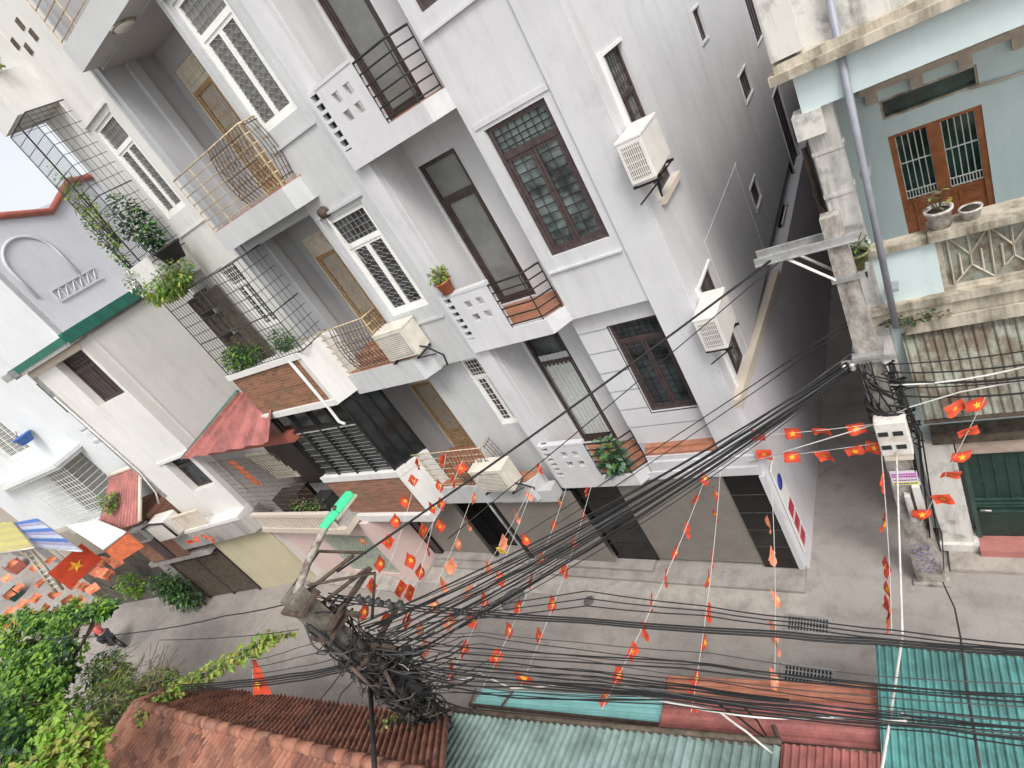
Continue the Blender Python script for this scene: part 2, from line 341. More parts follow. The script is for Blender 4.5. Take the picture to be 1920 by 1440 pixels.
# ------------------------------------------------------------------ setting
def ground_mat():
    m, t, b = nt('concrete_road'); v = coords(t)
    n1 = noise(t, v, .35, 7, .65); n2 = noise(t, v, 2.6, 7, .7); n3 = noise(t, v, 45, 3, .6)
    c = mixc(t, ramp(t, n1, [(.35,(.245,.225,.21)),(.5,(.285,.262,.243)),(.68,(.325,.298,.272))]), (0,0,0), (0,0,0)) if False else ramp(t, n1, [(.35,(.265,.24,.222)),(.5,(.318,.29,.268)),(.68,(.375,.34,.308))])
    c = mixc(t, ramp(t, n2, [(.50,(0,0,0)),(.72,(.62,)*3)]), c, (.17,.145,.125))
    c = mixc(t, ramp(t, noise(t, coords(t, scale=(.25,1,1)), 1.1, 6, .7), [(.50,(0,0,0)),(.66,(.5,)*3)]), c, (.19,.17,.155))
    c = mixc(t, ramp(t, n3, [(.45,(0,0,0)),(.7,(.35,)*3)]), c, (.13,.12,.11))
    vo = N(t, 'ShaderNodeTexVoronoi', feature='DISTANCE_TO_EDGE'); vo.inputs['Scale'].default_value = .45
    nv = N(t, 'ShaderNodeTexNoise'); nv.inputs['Scale'].default_value = 1.5; L(t, v, nv.inputs['Vector'])
    mxv = mixc(t, .35, v, nv.outputs['Color']); L(t, mxv, vo.inputs['Vector'])
    c = mixc(t, ramp(t, vo.outputs['Distance'], [(.0,(.16,.16,.16)),(.006,(0,0,0))]), c, (.14,.125,.11))
    L(t, c, b.inputs['Base Color']); b.inputs['Roughness'].default_value = .9
    bump(t, b, n3, .25, .01); return m
g = MB(); g.quad((-400,-200,0),(300,-200,0),(300,400,0),(-400,400,0))
tag(g.build('road', ground_mat()), kind='structure')
g = MB(); g.m = 0
g.wbox(-13.4,-3.05,6.98,7.75,.002,.07); g.wbox(-13.4,-6.2,7.2,7.75,.07,.16)
tag(g.build('pavement', grime('pavement_concrete', (.34,.312,.288), (.22,.20,.18), .5, 2.5)), kind='structure')
g = MB(); g.quad((-13.4,6.45,.004),(-3.0,6.45,.004),(-3.0,6.975,.004),(-13.4,6.975,.004)); tag(g.build('gutter', grime('gutter_concrete', (.40,.37,.335), (.26,.235,.21), .5, 3)), kind='structure')
g = MB(); g.wbox(-.75,3.2,7.62,8.6,.002,.09)
tag(g.build('pavement', grime('pavement_concrete_worn', (.37,.335,.30), (.20,.175,.15), .5, 2.5)), kind='structure')
g = MB(); g.wbox(-21.6,-13.6,6.0,6.7,.002,.07)
tag(g.build('kerb_strip', grime('kerb_concrete', (.40,.375,.34), (.24,.215,.19), .5, 2.5)), kind='structure')
# drain grates and manhole covers
def grate(px, w, h, label):
    p = onz(px, 0); t = thing('drain_grate', label, 'drain grate', (p.x, p.y, 0), 'iron drain grates set in the lane')
    f = MB(); x, y = p.x, p.y
    f.wbox(x-w/2,x+w/2,y-h/2,y-h/2+.04,.004,.022); f.wbox(x-w/2,x+w/2,y+h/2-.04,y+h/2,.004,.022)
    for k in range(2): xx = x-w/2 if k == 0 else x+w/2-.04; f.wbox(xx,xx+.04,y-h/2+.04,y+h/2-.04,.004,.022)
    f.build('frame', M['steel'], t)
    f = MB()
    for i in range(1, 15): xx = x-w/2+w*i/15; f.wbox(xx-.009,xx+.009,y-h/2+.04,y+h/2-.04,.006,.02)
    for i in (1, 2): yy = y-h/2+h*i/3; f.wbox(x-w/2+.04,x+w/2-.04,yy-.008,yy+.008,.0065,.0185)
    f.build('bars', M['steel'], t)
    f = MB(); f.quad((x-w/2+.02,y-h/2+.02,.005),(x+w/2-.02,y-h/2+.02,.005),(x+w/2-.02,y+h/2-.02,.005),(x-w/2+.02,y+h/2-.02,.005)); f.build('drain_hole', M['dark'], t)
grate((1515,1172), .78, .34, 'rectangular iron drain grate in the lane opposite the alley mouth')
grate((1515,1268), .86, .36, 'iron drain grate half under the wires beside the red shed roof')

def manhole(px, r, label, m):
    p = onz(px, 0); t = thing('manhole_cover', label, 'manhole cover', (p.x,p.y,0), 'round covers in the lane')
    f = MB(); f.lathe((p.x,p.y,.003), [(r,0),(r,.008),(r*.86,.008),(r*.84,.004)], 24); f.build('rim', M['concrete'], t)
    f = MB(); f.lathe((p.x,p.y,.004), [(r*.82,0),(r*.82,.006)], 24)
    for k in range(-3, 4): f.wbox(p.x-r*.7*math.sqrt(1-(k/4)**2), p.x+r*.7*math.sqrt(1-(k/4)**2), p.y+k*r*.2-.01, p.y+k*r*.2+.01, .010, .016)
    f.build('lid', m, t)
manhole((962,1124), .42, 'large dark round patch cover in the lane left of the black column', plain('asphalt_patch',(.16,.15,.14),.9,0,.2,6))
manhole((1104,1127), .16, 'small round manhole cover in the lane in front of the shutters', plain('cast_iron',(.13,.125,.12),.7,.2,.2,8))

# ------------------------------------------------------------------ corner house (white, brown windows)
PA = Pl(0, 7.6, 0); ST = 3.76
A = thing('corner_house', 'white corner house with brown windows, white parapet balconies and black granite columns', 'house', (-5.2,7.6,0))
w = MB()
W3 = (-4.90,-3.83,7.79,9.92); W4 = (-4.90,-3.83,7.79+ST,9.92+ST)
w.wall(PA, -5.12, -3.68, 6.61, 17, [W3, W4], .12)
w.box(PA, -5.12, -3.68, 6.61, 6.612, -.3, 0)                      # bay soffit
w.quad((-5.12,7.6,6.61),(-5.12,7.6,17),(-5.12,8.6,17),(-5.12,8.6,6.61))
for zz in (7.56, 7.56+ST): w.box(PA, -5.06, -3.74, zz-.03, zz, 0, .045)   # sill mouldings
for h in (W3, W4):                                                  # raised surround
    w.box(PA, h[0]-.12, h[1]+.12, h[3]+.06, h[3]+.13, 0, .02)
# second floor recessed wall in courses
P2 = PA.sh(-.22); e0 = P2.px((1137,610)); e1 = P2.px((1312,762)); W2 = (e0[0], e1[0], e1[1], (e0[1]+P2.px((1232,589))[1])/2)
w.wall(P2, -5.3, -3.68, 2.8, 6.7, [W2], .15)
zc = 3.45
while zc < 6.5:
    w.wall(P2, -5.3, -3.68, zc+.012, min(zc+.44, 6.61), [W2], .03, .022); zc += .455
# right pilaster, continuous, wrapping the corner
w.box(PA, -3.68, -3.102, 2.75, 17, -.6, .035)
# left pilaster and recess
w.box(PA, -7.357, -6.97, 2.75, 17, -1.0, .215)
w.box(PA, -6.97, -6.95, 2.75, 17, -1.0, .1)
PAr = PA.sh(-.7)
D3 = [PAr.px(q) for q in ((787,312),(858,272),(973,480))]
dz1 = (D3[0][1]+D3[1][1])/2; da0 = -6.90; da1 = -6.02
D3h = (da0, da1, 6.95, dz1); D4h = (da0, da1, 6.95+ST, dz1+ST); D2h = (da0, da1, 6.95-ST, dz1-ST)
w.wall(PAr, -6.95, -5.12, 2.75, 17, [D3h, D4h, D2h], .12)
for zz in (6.61, 10.37, 14.13): w.box(PA, -6.95, -5.12, zz, zz+.28, -.7, 0)
aw = w.build('wall', M['a_wall'], A)
# alley side wall
PL = Pl(-3.1, 0, 90)
al = MB(); q = lambda p: PL.px(p)
V1 = (8.06,8.95,7.93,9.96); V2 = (8.05,8.94,4.34,6.33)
SWS = [(13.4,14.0,8.9,9.5), (15.5,16.6,7.0,7.6), (18.75,20.2,3.7,6.1), (13.2,14.0,5.25,5.75), (15.2,16.4,3.2,3.9), (18.9,20.4,7.55,10.2)]
al.wall(PL, 7.565, 9.13, 4.3, 17, [V1, V2], .14)
al.wall(PL, 9.13, 12.58, 6.62, 17, [], .14)
al.wall(PL, 12.58, 24, 4.3, 17, SWS, .12, -.06)
al.box(PL, 9.13, 12.58, 4.3, 6.62, -.3, .010)
al.box(PL, 12.42, 12.6, 4.3, 6.63, -.2, .018)
alw = MB(); alw.box(PL, 12.61, 24, 0, 3.80, -.4, .10)
alw.slab([PL.w(7.567,0,-.4),PL.w(12.609,0,-.4),PL.w(12.609,3.80,-.4),PL.w(7.567,4.26,-.4)], PL.n*.5)
al.box(PL, 7.58, 7.72, 4.3, 17, .0, .018)
for h in SWS:
    al.box(PL, h[0]-.06, h[1]+.06, h[3], h[3]+.04, -.06, -.03); al.box(PL, h[0]-.05, h[1]+.05, h[2]-.04, h[2], -.06, -.03)
    al.box(PL, h[0]-.05, h[0], h[2], h[3], -.06, -.035); al.box(PL, h[1], h[1]+.05, h[2], h[3], -.06, -.035)
al.build('alley_wall', M['a_alley'], A); alw.build('alley_wall', M['a_low'], A)
lg = MB(); lg.slab([PL.w(7.566,4.262,-.05),PL.w(12.6,3.802,-.05),PL.w(12.6,3.99,-.05),PL.w(7.566,4.45,-.05)], PL.n*.18); lg.build('ledge', M['ledge'], A)
lg = MB(); lg.box(PL, V1[0]-.05, V1[1]+.1, V1[2]-.09, V1[2], .0, .09); lg.build('window_sill', M['ledge'], A)
for h in (V1, V2): window(A, PL, *h, -.05, M['brown'], M['pane_l'], M['brown'], .3, 2, 'h', .05, 5)
for h in SWS: window(A, PL, *h, -.09, M['brown'], M['dark'], M['ac_dark'], 0, 1, 'v', .04)
# white surround of the side window
for h in (V1, V2):
    sr = MB(); sr.box(PL, h[0]-.09, h[0], h[2], h[3]+.07, 0, .035); sr.box(PL, h[0], h[1]+.05, h[3], h[3]+.04, 0, .03)
    sr.build('window_surround', M['white'], A)
bd = MB(); bd.wbox(-7.0,-3.55,8.75,24,.2,16.9); bd.wbox(-7.0,-3.3,9.2,24,16.9,17.05); bd.build('core', M['b_wall'], A)
for h in (W3, W4): window(A, PA, *h, -.05, M['brown'], M['pane_g'], M['black_iron'], .215, 2, 'h', .075, 11)
window(A, P2, *W2, -.05, M['brown'], M['pane'], M['black_iron'], .2, 2, 'h', .07, 11)
for h in (D3h, D4h):
    d = window(A, PAr, *h, -.04, M['darkwood'], M['pane_l'], M['black_iron'], .24, 1, '', .075, name='door')
d = window(A, PAr, *D2h, -.04, M['darkwood'], M['pane'], M['black_iron'], .24, 1, '', .075, name='door')
cu = MB()
for k in range(14):
    a = -6.80+k*.05; cu.quad(PAr.w(a,3.4,-.05-.012*(k%2)),PAr.w(a+.05,3.4,-.05-.012*((k+1)%2)),PAr.w(a+.05,5.6,-.05-.012*((k+1)%2)),PAr.w(a,5.6,-.05-.012*(k%2)))
cu.build('curtain', M['curtain'], d)
# balconies
def a_balcony(z0, first=False):
    y0 = 7.27; s = MB()
    plan = [(-6.98,7.62),(-6.98,y0),(-5.35,y0),(-5.12,7.60)]
    s.slab([(x,y,z0) for x, y in plan], (0,0,.30))
    # parapet with four square openings
    Pb = Pl(0, y0, 0); x0, x1 = -6.98, -6.10; hs = .15
    hol = [(x, x+hs, z, z+hs) for x in (-6.74,-6.46) for z in (z0+.62, z0+.92-.02)]
    s.wall(Pb, x0, x1, z0+.30, z0+1.22, hol, .10)
    s.wall(Pb.sh(-.10), x0, x1, z0+.30, z0+1.22, hol, .0)
    s.box(Pb, x0, x1, z0+1.22, z0+1.27, -.115, .012)
    s.box(Pb, x1-.002, x1+.003, z0+.30, z0+1.22, -.10, -.001); s.box(Pb, x0-.003, x0+.002, z0+.30, z0+1.22, -.10, -.001)
    for k in range(7): z = z0+.32+k*.145; s.wbox(-7.14,-6.982,y0+.002,y0+.09,z,z+.05)
    s.wbox(-7.20,-7.141,y0,y0+.11,z0,z0+1.27); s.wbox(-7.20,-6.982,y0+.001,y0+.11,z0,z0+.30)
    b = s.build('balcony', M['a_wall'], A)
    f = MB(); f.wbox(-7.139,-6.984,y0+.092,y0+.112,z0+.302,z0+1.25); f.build('slot_shade', M['dark'], b)  # dark strip paints in the darkness of the see-through slots
    f = MB(); f.slab([(-6.88,7.59,z0+.302),(-6.88,y0+.12,z0+.302),(-5.40,y0+.12,z0+.302),(-5.19,7.59,z0+.302)], (0,0,.02)); f.slab([(-6.94,8.28,z0+.303),(-6.94,7.6,z0+.303),(-5.13,7.6,z0+.303),(-5.13,8.28,z0+.303)], (0,0,.016)); f.build('floor_tiles', M['red_tile'], b)
    r = MB(); path = [(-6.10,y0+.03),(-5.42,y0+.03),(-5.15,7.57)]
    for k in range(6):
        z = z0+.36+k*.165; rail_path(r, path, z, .014 if k < 5 else .018)
    for x, y in path: r.bar((x,y,z0+.30),(x,y,z0+1.2), .014)
    r.build('railing', M['black_iron'], b)
    return b
a_balcony(6.61); a_balcony(10.37)
b2 = a_balcony(2.85)
# first-floor ledge with terracotta top
s = MB(); s.box(PA, -5.12, -3.1, 2.75, 3.22, -.1, .10); s.box(PA, -5.12, -3.1, 3.22, 3.34, -.1, .06); s.box(PA, -5.3, -3.1, 2.78, 2.98, .1, .13); s.build('shop_cornice', M['a_wall'], A)
s = MB(); s.box(PA, -5.12, -3.69, 3.345, 3.40, -.22, .03); s.box(PA, -5.12, -3.69, 3.40, 3.46, -.22, -.08); s.build('ledge_tiles', M['red_tile'], A)
# shopfront
PS = Pl(0, 7.5, 0)
gcol = MB()
gcol.box(PS, -7.17, -6.10, .16, 2.86, -.25, .02)
for zz in (.75,1.25,1.75,2.25): gcol.box(PS, -7.1, -6.17, zz, zz+.012, .0195, .025)
gcol.build('granite_column', M['granite'], A)
gcol = MB(); gcol.box(PS, -3.80, -3.16, .10, 2.75, -.25, .02); gcol.build('granite_column', M['granite'], A)
for zz in (.75,1.25,1.75,2.25): gcol = MB(); gcol.box(PS, -3.80, -3.16, zz, zz+.022, .02, .028); gcol.build('joint_strip', M['cable_g'], A)
shutter(A, PS, -6.10, -3.80, .16, 2.74, -.02, M['shutter'])
s = MB(); s.box(PS, -3.155, -3.06, .1, 2.75, -.3, .05); s.build('corner_trim', M['a_wall'], A)
s = MB(); s.box(PS, -7.5, -3.16, 2.5, 2.74, -.25, -.05); s.build('shutter_box', M['dark'], A)
# side sign with lettering blocks on the alley corner
sg = thing('shop_sign', 'narrow vertical white shop sign with a blue disc on the alley corner', 'sign', (-2.99,7.7,1.6))
s = MB(); s.box(PL, 7.56, 7.98, .5, 2.75, .115, .145); s.build('board', M['white'], sg)
s = MB(); s.lathe(PL.w(7.74,2.3,.146), [(.15,0),(.15,.006)], 20, (1,0,0)); s.build('emblem', plain('sign_blue',(.03,.05,.36),.4), sg)
s = MB()
def glyph(mb, P, a, z, h, kind, d, t=.022):
    w_ = h*.62
    segs = {'A':[((0,0),(.5,1)),((.5,1),(1,0)),((.2,.4),(.8,.4))],'E':[((0,0),(0,1)),((0,1),(1,1)),((0,.5),(.8,.5)),((0,0),(1,0))],'N':[((0,0),(0,1)),((0,1),(1,0)),((1,0),(1,1))],
     'H':[((0,0),(0,1)),((1,0),(1,1)),((0,.5),(1,.5))],'O':[((0,0),(0,1)),((0,1),(1,1)),((1,1),(1,0)),((1,0),(0,0))],'C':[((1,1),(0,1)),((0,1),(0,0)),((0,0),(1,0))],'I':[((.5,0),(.5,1))],
     'T':[((.5,0),(.5,1)),((0,1),(1,1))],'K':[((0,0),(0,1)),((0,.5),(1,1)),((0,.5),(1,0))],'B':[((0,0),(0,1)),((0,1),(.9,.8)),((.9,.8),(0,.5)),((0,.5),(1,.25)),((1,.25),(0,0))],'G':[((1,1),(0,1)),((0,1),(0,0)),((0,0),(1,0)),((1,0),(1,.5)),((1,.5),(.5,.5))],'U':[((0,1),(0,0)),((0,0),(1,0)),((1,0),(1,1))],'0':[((0,0),(0,1)),((0,1),(1,1)),((1,1),(1,0)),((1,0),(0,0))],
     '9':[((1,0),(1,1)),((1,1),(0,1)),((0,1),(0,.5)),((0,.5),(1,.5))],'8':[((0,0),(0,1)),((0,1),(1,1)),((1,1),(1,0)),((1,0),(0,0)),((0,.5),(1,.5))],'3':[((0,1),(1,1)),((1,1),(1,0)),((1,0),(0,0)),((.3,.5),(1,.5))],'6':[((1,1),(0,1)),((0,1),(0,0)),((0,0),(1,0)),((1,0),(1,.5)),((1,.5),(0,.5))]}
    for (p, q2) in segs.get(kind, segs['I']):
        A0 = P.w(a+p[0]*w_, z+p[1]*h, d); B0 = P.w(a+q2[0]*w_, z+q2[1]*h, d); v = B0-A0
        if v.length < 1e-6: continue
        sd = v.normalized().cross(P.n)*t*.5
        mb.slab([A0+sd, B0+sd, B0-sd, A0-sd], P.n*.004)
for z in (.62, 1.02, 1.42):   # red lettering panels, too small in the photo to read
    s.box(PL, 7.62, 7.92, z, z+.28, .1455, .149)
    for k in range(4): s.box(PL, 7.65+k*.065, 7.67+k*.065, z-.07, z-.012, .1455, .149)
s.build('lettering', plain('sign_red',(.42,.03,.06),.5), sg)
# ------------------------------------------------------------------ air conditioners
def ac_unit(label, P, a0, a1, z0, d0, d1, h=.58, grille_side=True, mats=None, name='air_conditioner', fan=True):
    c = P.w((a0+a1)/2, z0, (d0+d1)/2); t = thing(name, label, 'air conditioner', c)
    mats = mats or M['ac']; b = MB(); b.box(P, a0, a1, z0, z0+h, d0, d1); b.box(P, a0-.008, a1+.008, z0+h-.03, z0+h+.015, d0-.008, d1+.008)
    for e in (a0+.05, a1-.09): b.box(P, e, e+.04, z0-.04, z0, d0+.03, d1-.03)
    o = b.build('casing', mats, t); bv = o.modifiers.new('bevel', 'BEVEL'); bv.width = .012; bv.segments = 2; bv.limit_method = 'ANGLE'
    if grille_side:      # fins on the short side that faces the street
        g = MB(); g.box(P, a0-.004, a0-.0005, z0+.07, z0+h-.08, d0+.05, d1-.05); sg_ = g.build('side_grille', M['ac_dark'], t); g = MB()
        for k in range(9): e = d0+.06+k*(d1-d0-.12)/8.6; g.box(P, a0-.009, a0-.0045, z0+.07, z0+h-.08, e, e+.011)
        for k in range(5): z = z0+.1+k*(h-.18)/4.6; g.box(P, a0-.0115, a0-.0095, z, z+.012, d0+.05, d1-.05)
        g.build('fins', M['ac'], sg_)
    g = MB(); cc = P.w(a0+(a1-a0)*.42, z0+h*.5, d1+.001)
    for r in ((.22,.17,.12,.07) if fan else ()): g.tube([cc+P.u*r*cos(q*pi/10)+Vector((0,0,1))*r*sin(q*pi/10)+P.n*.012 for q in range(21)], .006, 4)
    for q in range(8 if fan else 0): g.bar(cc+P.n*.012, cc+P.u*.22*cos(q*pi/4)+Vector((0,0,.22*sin(q*pi/4)))+P.n*.012, .005)
    if fan: g.build('fan_guard', M['ac_dark'], t)
    elif not grille_side:
        g = MB(); g.box(P, a0+.03, a1-.12, z0+.04, z0+h-.07, d1+.001, d1+.006); fp_ = g.build('front_panel', plain('worn_grey_panel',(.36,.33,.30),.6,0,.15,5), t)
        g = MB()
        for q in range(11): z = z0+.08+q*(h-.18)/11; g.box(P, a0+.06, a1-.15, z, z+.012, d1+.006, d1+.010)
        g.build('louvres', M['ac_w'], fp_)
    for e in (a0+.07, a1-.1):
        g = MB(); g.box(P, e, e+.03, z0-.075, z0-.042, 0.0, d1+.03); g.bar(P.w(e+.015, z0-.07, d1), P.w(e+.015, z0-.30, .0), .012)
        g.build('bracket', M['black_iron'], t)
    g = MB(); g.tube([P.w(a1-.05,z0+.15,d1-.1), P.w(a1+.08,z0+.05,d1-.16), P.w(a1+.10,z0-.35,.03), P.w(a1+.02,z0-.6,.02)], .018, 5); g.build('pipe', M['rubber'], t)
    return t
ac_unit('cream air conditioner bracketed high on the corner house, at its upper side window', PL, 7.28, 8.08, 8.46, .03, .38, fan=False)
ac_unit('cream air conditioner bracketed lower on the corner house, at its lower side window', PL, 7.30, 8.10, 5.66, .03, .38, fan=False)
# ------------------------------------------------------------------ grey row house (beige doors, white windows)
PB = Pl(0, 7.4, 0); PBr = PB.sh(-1.12)
B = thing('row_house', 'grey row house with beige grilled doors, white windows and ornate iron balconies', 'house', (-9.4,7.4,0))
w = MB()
BW3 = (-8.68,-7.62,7.78,9.90); BW4 = (-8.68,-7.62,7.78+3.80,9.90+3.80); BW2 = (-8.12,-7.42,4.5,6.30)
w.wall(PB, -8.92, -7.36, 6.6, 17, [BW3, BW4], .10)
w.wall(PB, -8.92, -7.36, 2.7, 6.6, [BW2], .10, -.28)
w.box(PB, -8.92, -7.36, 6.45, 6.6, -.28, 0)
for h in (BW3, BW4):
    w.box(PB, h[0]-.10, h[1]+.16, h[2]-.32, h[2]-.28, 0, .035); w.box(PB, h[0]-.10, h[0]-.05, h[2]-.28, h[3]+.25, 0, .05)
    w.box(PB, h[1]+.05, h[1]+.14, h[2]-.28, h[3]+.05, 0, .03); w.box(PB, h[0]-.12, h[1]+.12, h[3]+.10, h[3]+.15, 0, .06)
w.quad((-8.92,7.4,2.7),(-8.92,7.4,17),(-8.92,8.6,17),(-8.92,8.6,2.7))
w.build('wall', M['b_wall'], B)
w = MB()
BD = [PBr.px(q) for q in ((580,490),(622,465))]; bz = (BD[0][1]+BD[1][1])/2
z3 = 6.99; BDs = [(-11.10,-10.26,z3+3.8*k,bz+.45+3.8*k) for k in (-1,0,1)]
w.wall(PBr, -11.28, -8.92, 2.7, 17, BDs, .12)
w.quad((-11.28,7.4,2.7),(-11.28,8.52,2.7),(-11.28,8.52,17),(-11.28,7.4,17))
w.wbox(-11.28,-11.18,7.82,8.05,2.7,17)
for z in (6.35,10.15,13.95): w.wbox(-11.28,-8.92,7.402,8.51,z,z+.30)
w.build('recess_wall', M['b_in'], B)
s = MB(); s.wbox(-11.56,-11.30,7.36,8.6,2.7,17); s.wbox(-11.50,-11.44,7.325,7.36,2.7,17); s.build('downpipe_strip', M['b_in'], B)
bd = MB(); bd.wbox(-11.5,-7.4,8.9,22,.2,16.9); bd.build('core', M['b_wall'], B)
for h in (BW3, BW4): window(B, PB, *h, -.03, M['white'], M['pane'] if h is BW3 else M['pane_l'], M['ac_dark'], .27, 2, 's', .075, 11, gr=.007)
window(B, PB.sh(-.28), *BW2, -.03, M['white'], M['brown'], M['whiteiron'], .27, 2, 'h', .06, 8)
for h in BDs:
    zt = h[3]-.46
    f = MB(); P = PBr
    f.box(P, h[0], h[1], zt, h[3], -.09, -.03); f.box(P, h[0]+.08, h[1]-.08, zt+.1, h[3]-.08, -.03, -.015)
    for k in range(3): a = h[0]+.16+k*(h[1]-h[0]-.32)/2; f.box(P, a-.012, a+.012, zt+.1, h[3]-.08, -.015, -.004)
    f.box(P, h[0]+.12, h[1]-.12, zt+.2, zt+.23, -.015, -.003)
    f.box(P, h[0], h[0]+.06, h[2], zt, -.09, -.02); f.box(P, h[1]-.06, h[1], h[2], zt, -.09, -.02)
    d = f.build('door', M['beigewood'], B)
    f = MB(); f.box(P, h[0]+.06, h[1]-.06, zt-.09, zt, -.085, -.03); f.box(P, h[0]+.06, h[0]+.13, h[2], zt-.09, -.085, -.035); f.box(P, h[1]-.13, h[1]-.06, h[2], zt-.09, -.085, -.035); f.box(P, h[0]+.13, h[1]-.13, h[2], h[2]+.7, -.085, -.04); f.build('door_frame', M['orangewood'], d)
    f = MB(); f.box(P, h[0]+.13, h[1]-.13, h[2]+.7, zt-.09, -.10, -.085); f.build('pane', M['frosted'], d)
    g = MB()
    for k in range(7):
        a = h[0]+.15+k*(h[1]-h[0]-.30)/6; g.bar(P.w(a,h[2]+.05,-.02), P.w(a,zt-.1,-.02), .008)
    n = 9
    for k in range(n):
        z = h[2]+.15+k*(zt-h[2]-.3)/n; a0, a1 = h[0]+.15, h[1]-.15
        g.bar(P.w(a0,z,-.02), P.w(a1,z,-.02), .008); am = (a0+a1)/2
        if k % 2: g.tube([P.w(am+.09*cos(t*pi/5), z+.12+.09*sin(t*pi/5), -.015) for t in range(11)], .007, 4)
    g.build('grille', M['beige_iron'], d)
def b_balcony(z0, xs=-8.42, xr=-8.65, fh=.52, y0=7.02, x0=-11.24):
    s = MB(); s.slab([(x0,7.42,z0),(x0,y0,z0),(xs-.25,y0,z0),(xs,y0+.28,z0),(xs,7.42,z0)], (0,0,fh))
    b = s.build('balcony', M['b_wall'], B); zf = z0+fh
    f = MB(); f.slab([(x0+.05,7.40,zf+.002),(x0+.05,y0+.05,zf+.002),(xs-.28,y0+.05,zf+.002),(xs-.05,y0+.30,zf+.002),(xs-.05,7.40,zf+.002)], (0,0,.02)); f.wbox(x0+.05,-8.94,7.401,8.49,zf+.002,zf+.02); f.build('floor_tiles', M['red_tile'], b)
    r = MB(); zb = zf+.08; zt = zf+1.13; path = [(x0+.02,y0+.04),(xr,y0+.04),(xr+.05,7.40)]
    for k in range(7): rail_path(r, path, zb+(zt-zb)*k/6, .011 if k < 6 else .017)
    for x in (x0+.02, -10.55, xr-1.15, xr): r.bar((x,y0+.04,zf),(x,y0+.04,zt), .013)
    r.build('railing', M['beige_iron'], b)
    r = MB(); xa = xr-1.1
    for k in range(11):      # bowed ornate balusters on the right half
        x = xa+k*.11; r.tube([(x,y0+.03-.13*sin(pi*q/6)*(1-.25*q/6),zb+(zt-zb)*q/6) for q in range(7)], .010, 4)
        for zc in (zb+.25+.10*(k%2), zb+.70-.10*(k%2)): r.tube([(x+.055+.05*cos(q*pi/4), y0-.06, zc+.07*sin(q*pi/4)) for q in range(9)], .008, 4)
    for z in (zb+.12,zb+.48,zb+.9): r.tube([(xa,y0-.05,z),(xr,y0-.05,z)], .009, 4)
    r.build('ornate_balusters', M['rust'], b)
    r = MB()
    for k in range(4): y = y0+.12+k*.08; r.tube([(xr+.03+.10*sin(pi*q/6),y,zb+(zt-zb)*q/6) for q in range(7)], .010, 4)
    r.tube([(xr+.05,y0+.08,zt-.05),(xr+.05,y0+.4,zt-.05)], .009, 4); r.tube([(xr+.05,y0+.08,zb+.05),(xr+.05,y0+.4,zb+.05)], .009, 4); r.build('ornate_balusters', M['rust'], b)
    return b
b_balcony(14.0, fh=.42); b_balcony(10.34, fh=.42); b_balcony(6.43, xs=-8.28, xr=-9.08); b_balcony(2.74, xs=-7.6, xr=-8.45, fh=.56)
s = MB(); s.wbox(-9.0,-7.4,7.1,7.4,2.62,2.98); s.build('shop_cornice', M['b_wall'], B)
PBs = Pl(0, 7.35, 0)
shutter(B, PBs, -9.62, -7.17, .16, 2.66, -.02, M['shutter']); shutter(B, PBs, -13.1, -11.05, .1, 2.66, -.1, M['shutter'])
s = MB(); s.box(PBs, -11.05, -9.62, .1, 2.66, -.5, -.42); s.box(PBs, -10.9, -9.78, 1.2, 1.24, -.43, -.38); s.box(PBs, -10.9, -9.78, 2.1, 2.16, -.43, -.36); s.build('entrance', M['granite'], B)
for x0, x1 in ((-9.78,-9.622),(-11.05,-10.9),(-13.35,-13.1)): s = MB(); s.box(PBs, x0, x1, .1, 2.66, -.4, .0); s.build('granite_column', M['granite'], B)
s = MB(); s.box(PBs, -13.1, -11.06, 2.3, 2.66, -.3, -.085); s.build('shutter_box', M['granite'], B)
s = MB(); s.tube([(-9.72,7.30,2.7),(-9.70,7.28,1.3),(-9.72,7.28,.35),(-9.66,7.2,.2)], .03, 6); s.build('drainpipe', M['steel'], B)
ac_unit('weathered cream air conditioner hung beside the middle balcony of the grey row house', Pl(0,7.4,0), -9.04, -8.16, 7.04, .03, .44, h=.64, mats=M['ac_w'], grille_side=False, fan=False)
ac_unit('weathered cream air conditioner low on the grey row house beside the lowest balcony', Pl(0,7.12,0), -8.82, -7.88, 3.45, .03, .44, h=.64, mats=M['ac_w'], grille_side=False, fan=False)
# wall lamp and reel
t = thing('wall_lamp', 'small round white lamp on the recess wall above the lowest grey balcony', 'lamp', (-11.17,7.7,5.6)); s = MB(); s.lathe((-11.175,7.62,5.75), [(.10,0),(.11,.04),(.06,.10)], 14, (1,0,0)); s.build('shade', M['white'], t)
s = MB(); s.lathe((-11.178,7.62,5.75), [(.12,0),(.12,.012)], 14, (1,0,0)); s.build('base', M['steel'], t)
p = PB.px((605,400), .1); t = thing('hose_reel', 'small brown cable reel hanging on the grey wall left of the white window', 'reel', PB.w(p[0],p[1],.1))
s = MB(); s.lathe(PB.w(p[0],p[1],.03), [(.11,0),(.11,.02),(.05,.03),(.05,.08),(.10,.09),(.10,.10)], 12, (0,-1,0)); s.build('spool', M['rust'], t)
s = MB(); s.tube([PB.w(p[0],p[1]-.1,.1), PB.w(p[0]+.03,p[1]-.6,.06), PB.w(p[0]+.12,p[1]-1.1,.03)], .012, 5); s.build('cord', M['cable_w'], t)
p = onz((232,48),13.99); t = thing('ceiling_lamp', 'round shallow lamp under the topmost grey balcony slab', 'lamp', (p.x,p.y,13.98)); s = MB(); s.lathe((p.x,p.y,13.99), [(.19,0),(.17,-.04)], 20); s.build('shade', M['white'], t); s = MB(); s.lathe((p.x,p.y,13.995), [(.23,0),(.23,-.02),(.19,-.02)], 20); s.build('rim', M['g_trim'], t)
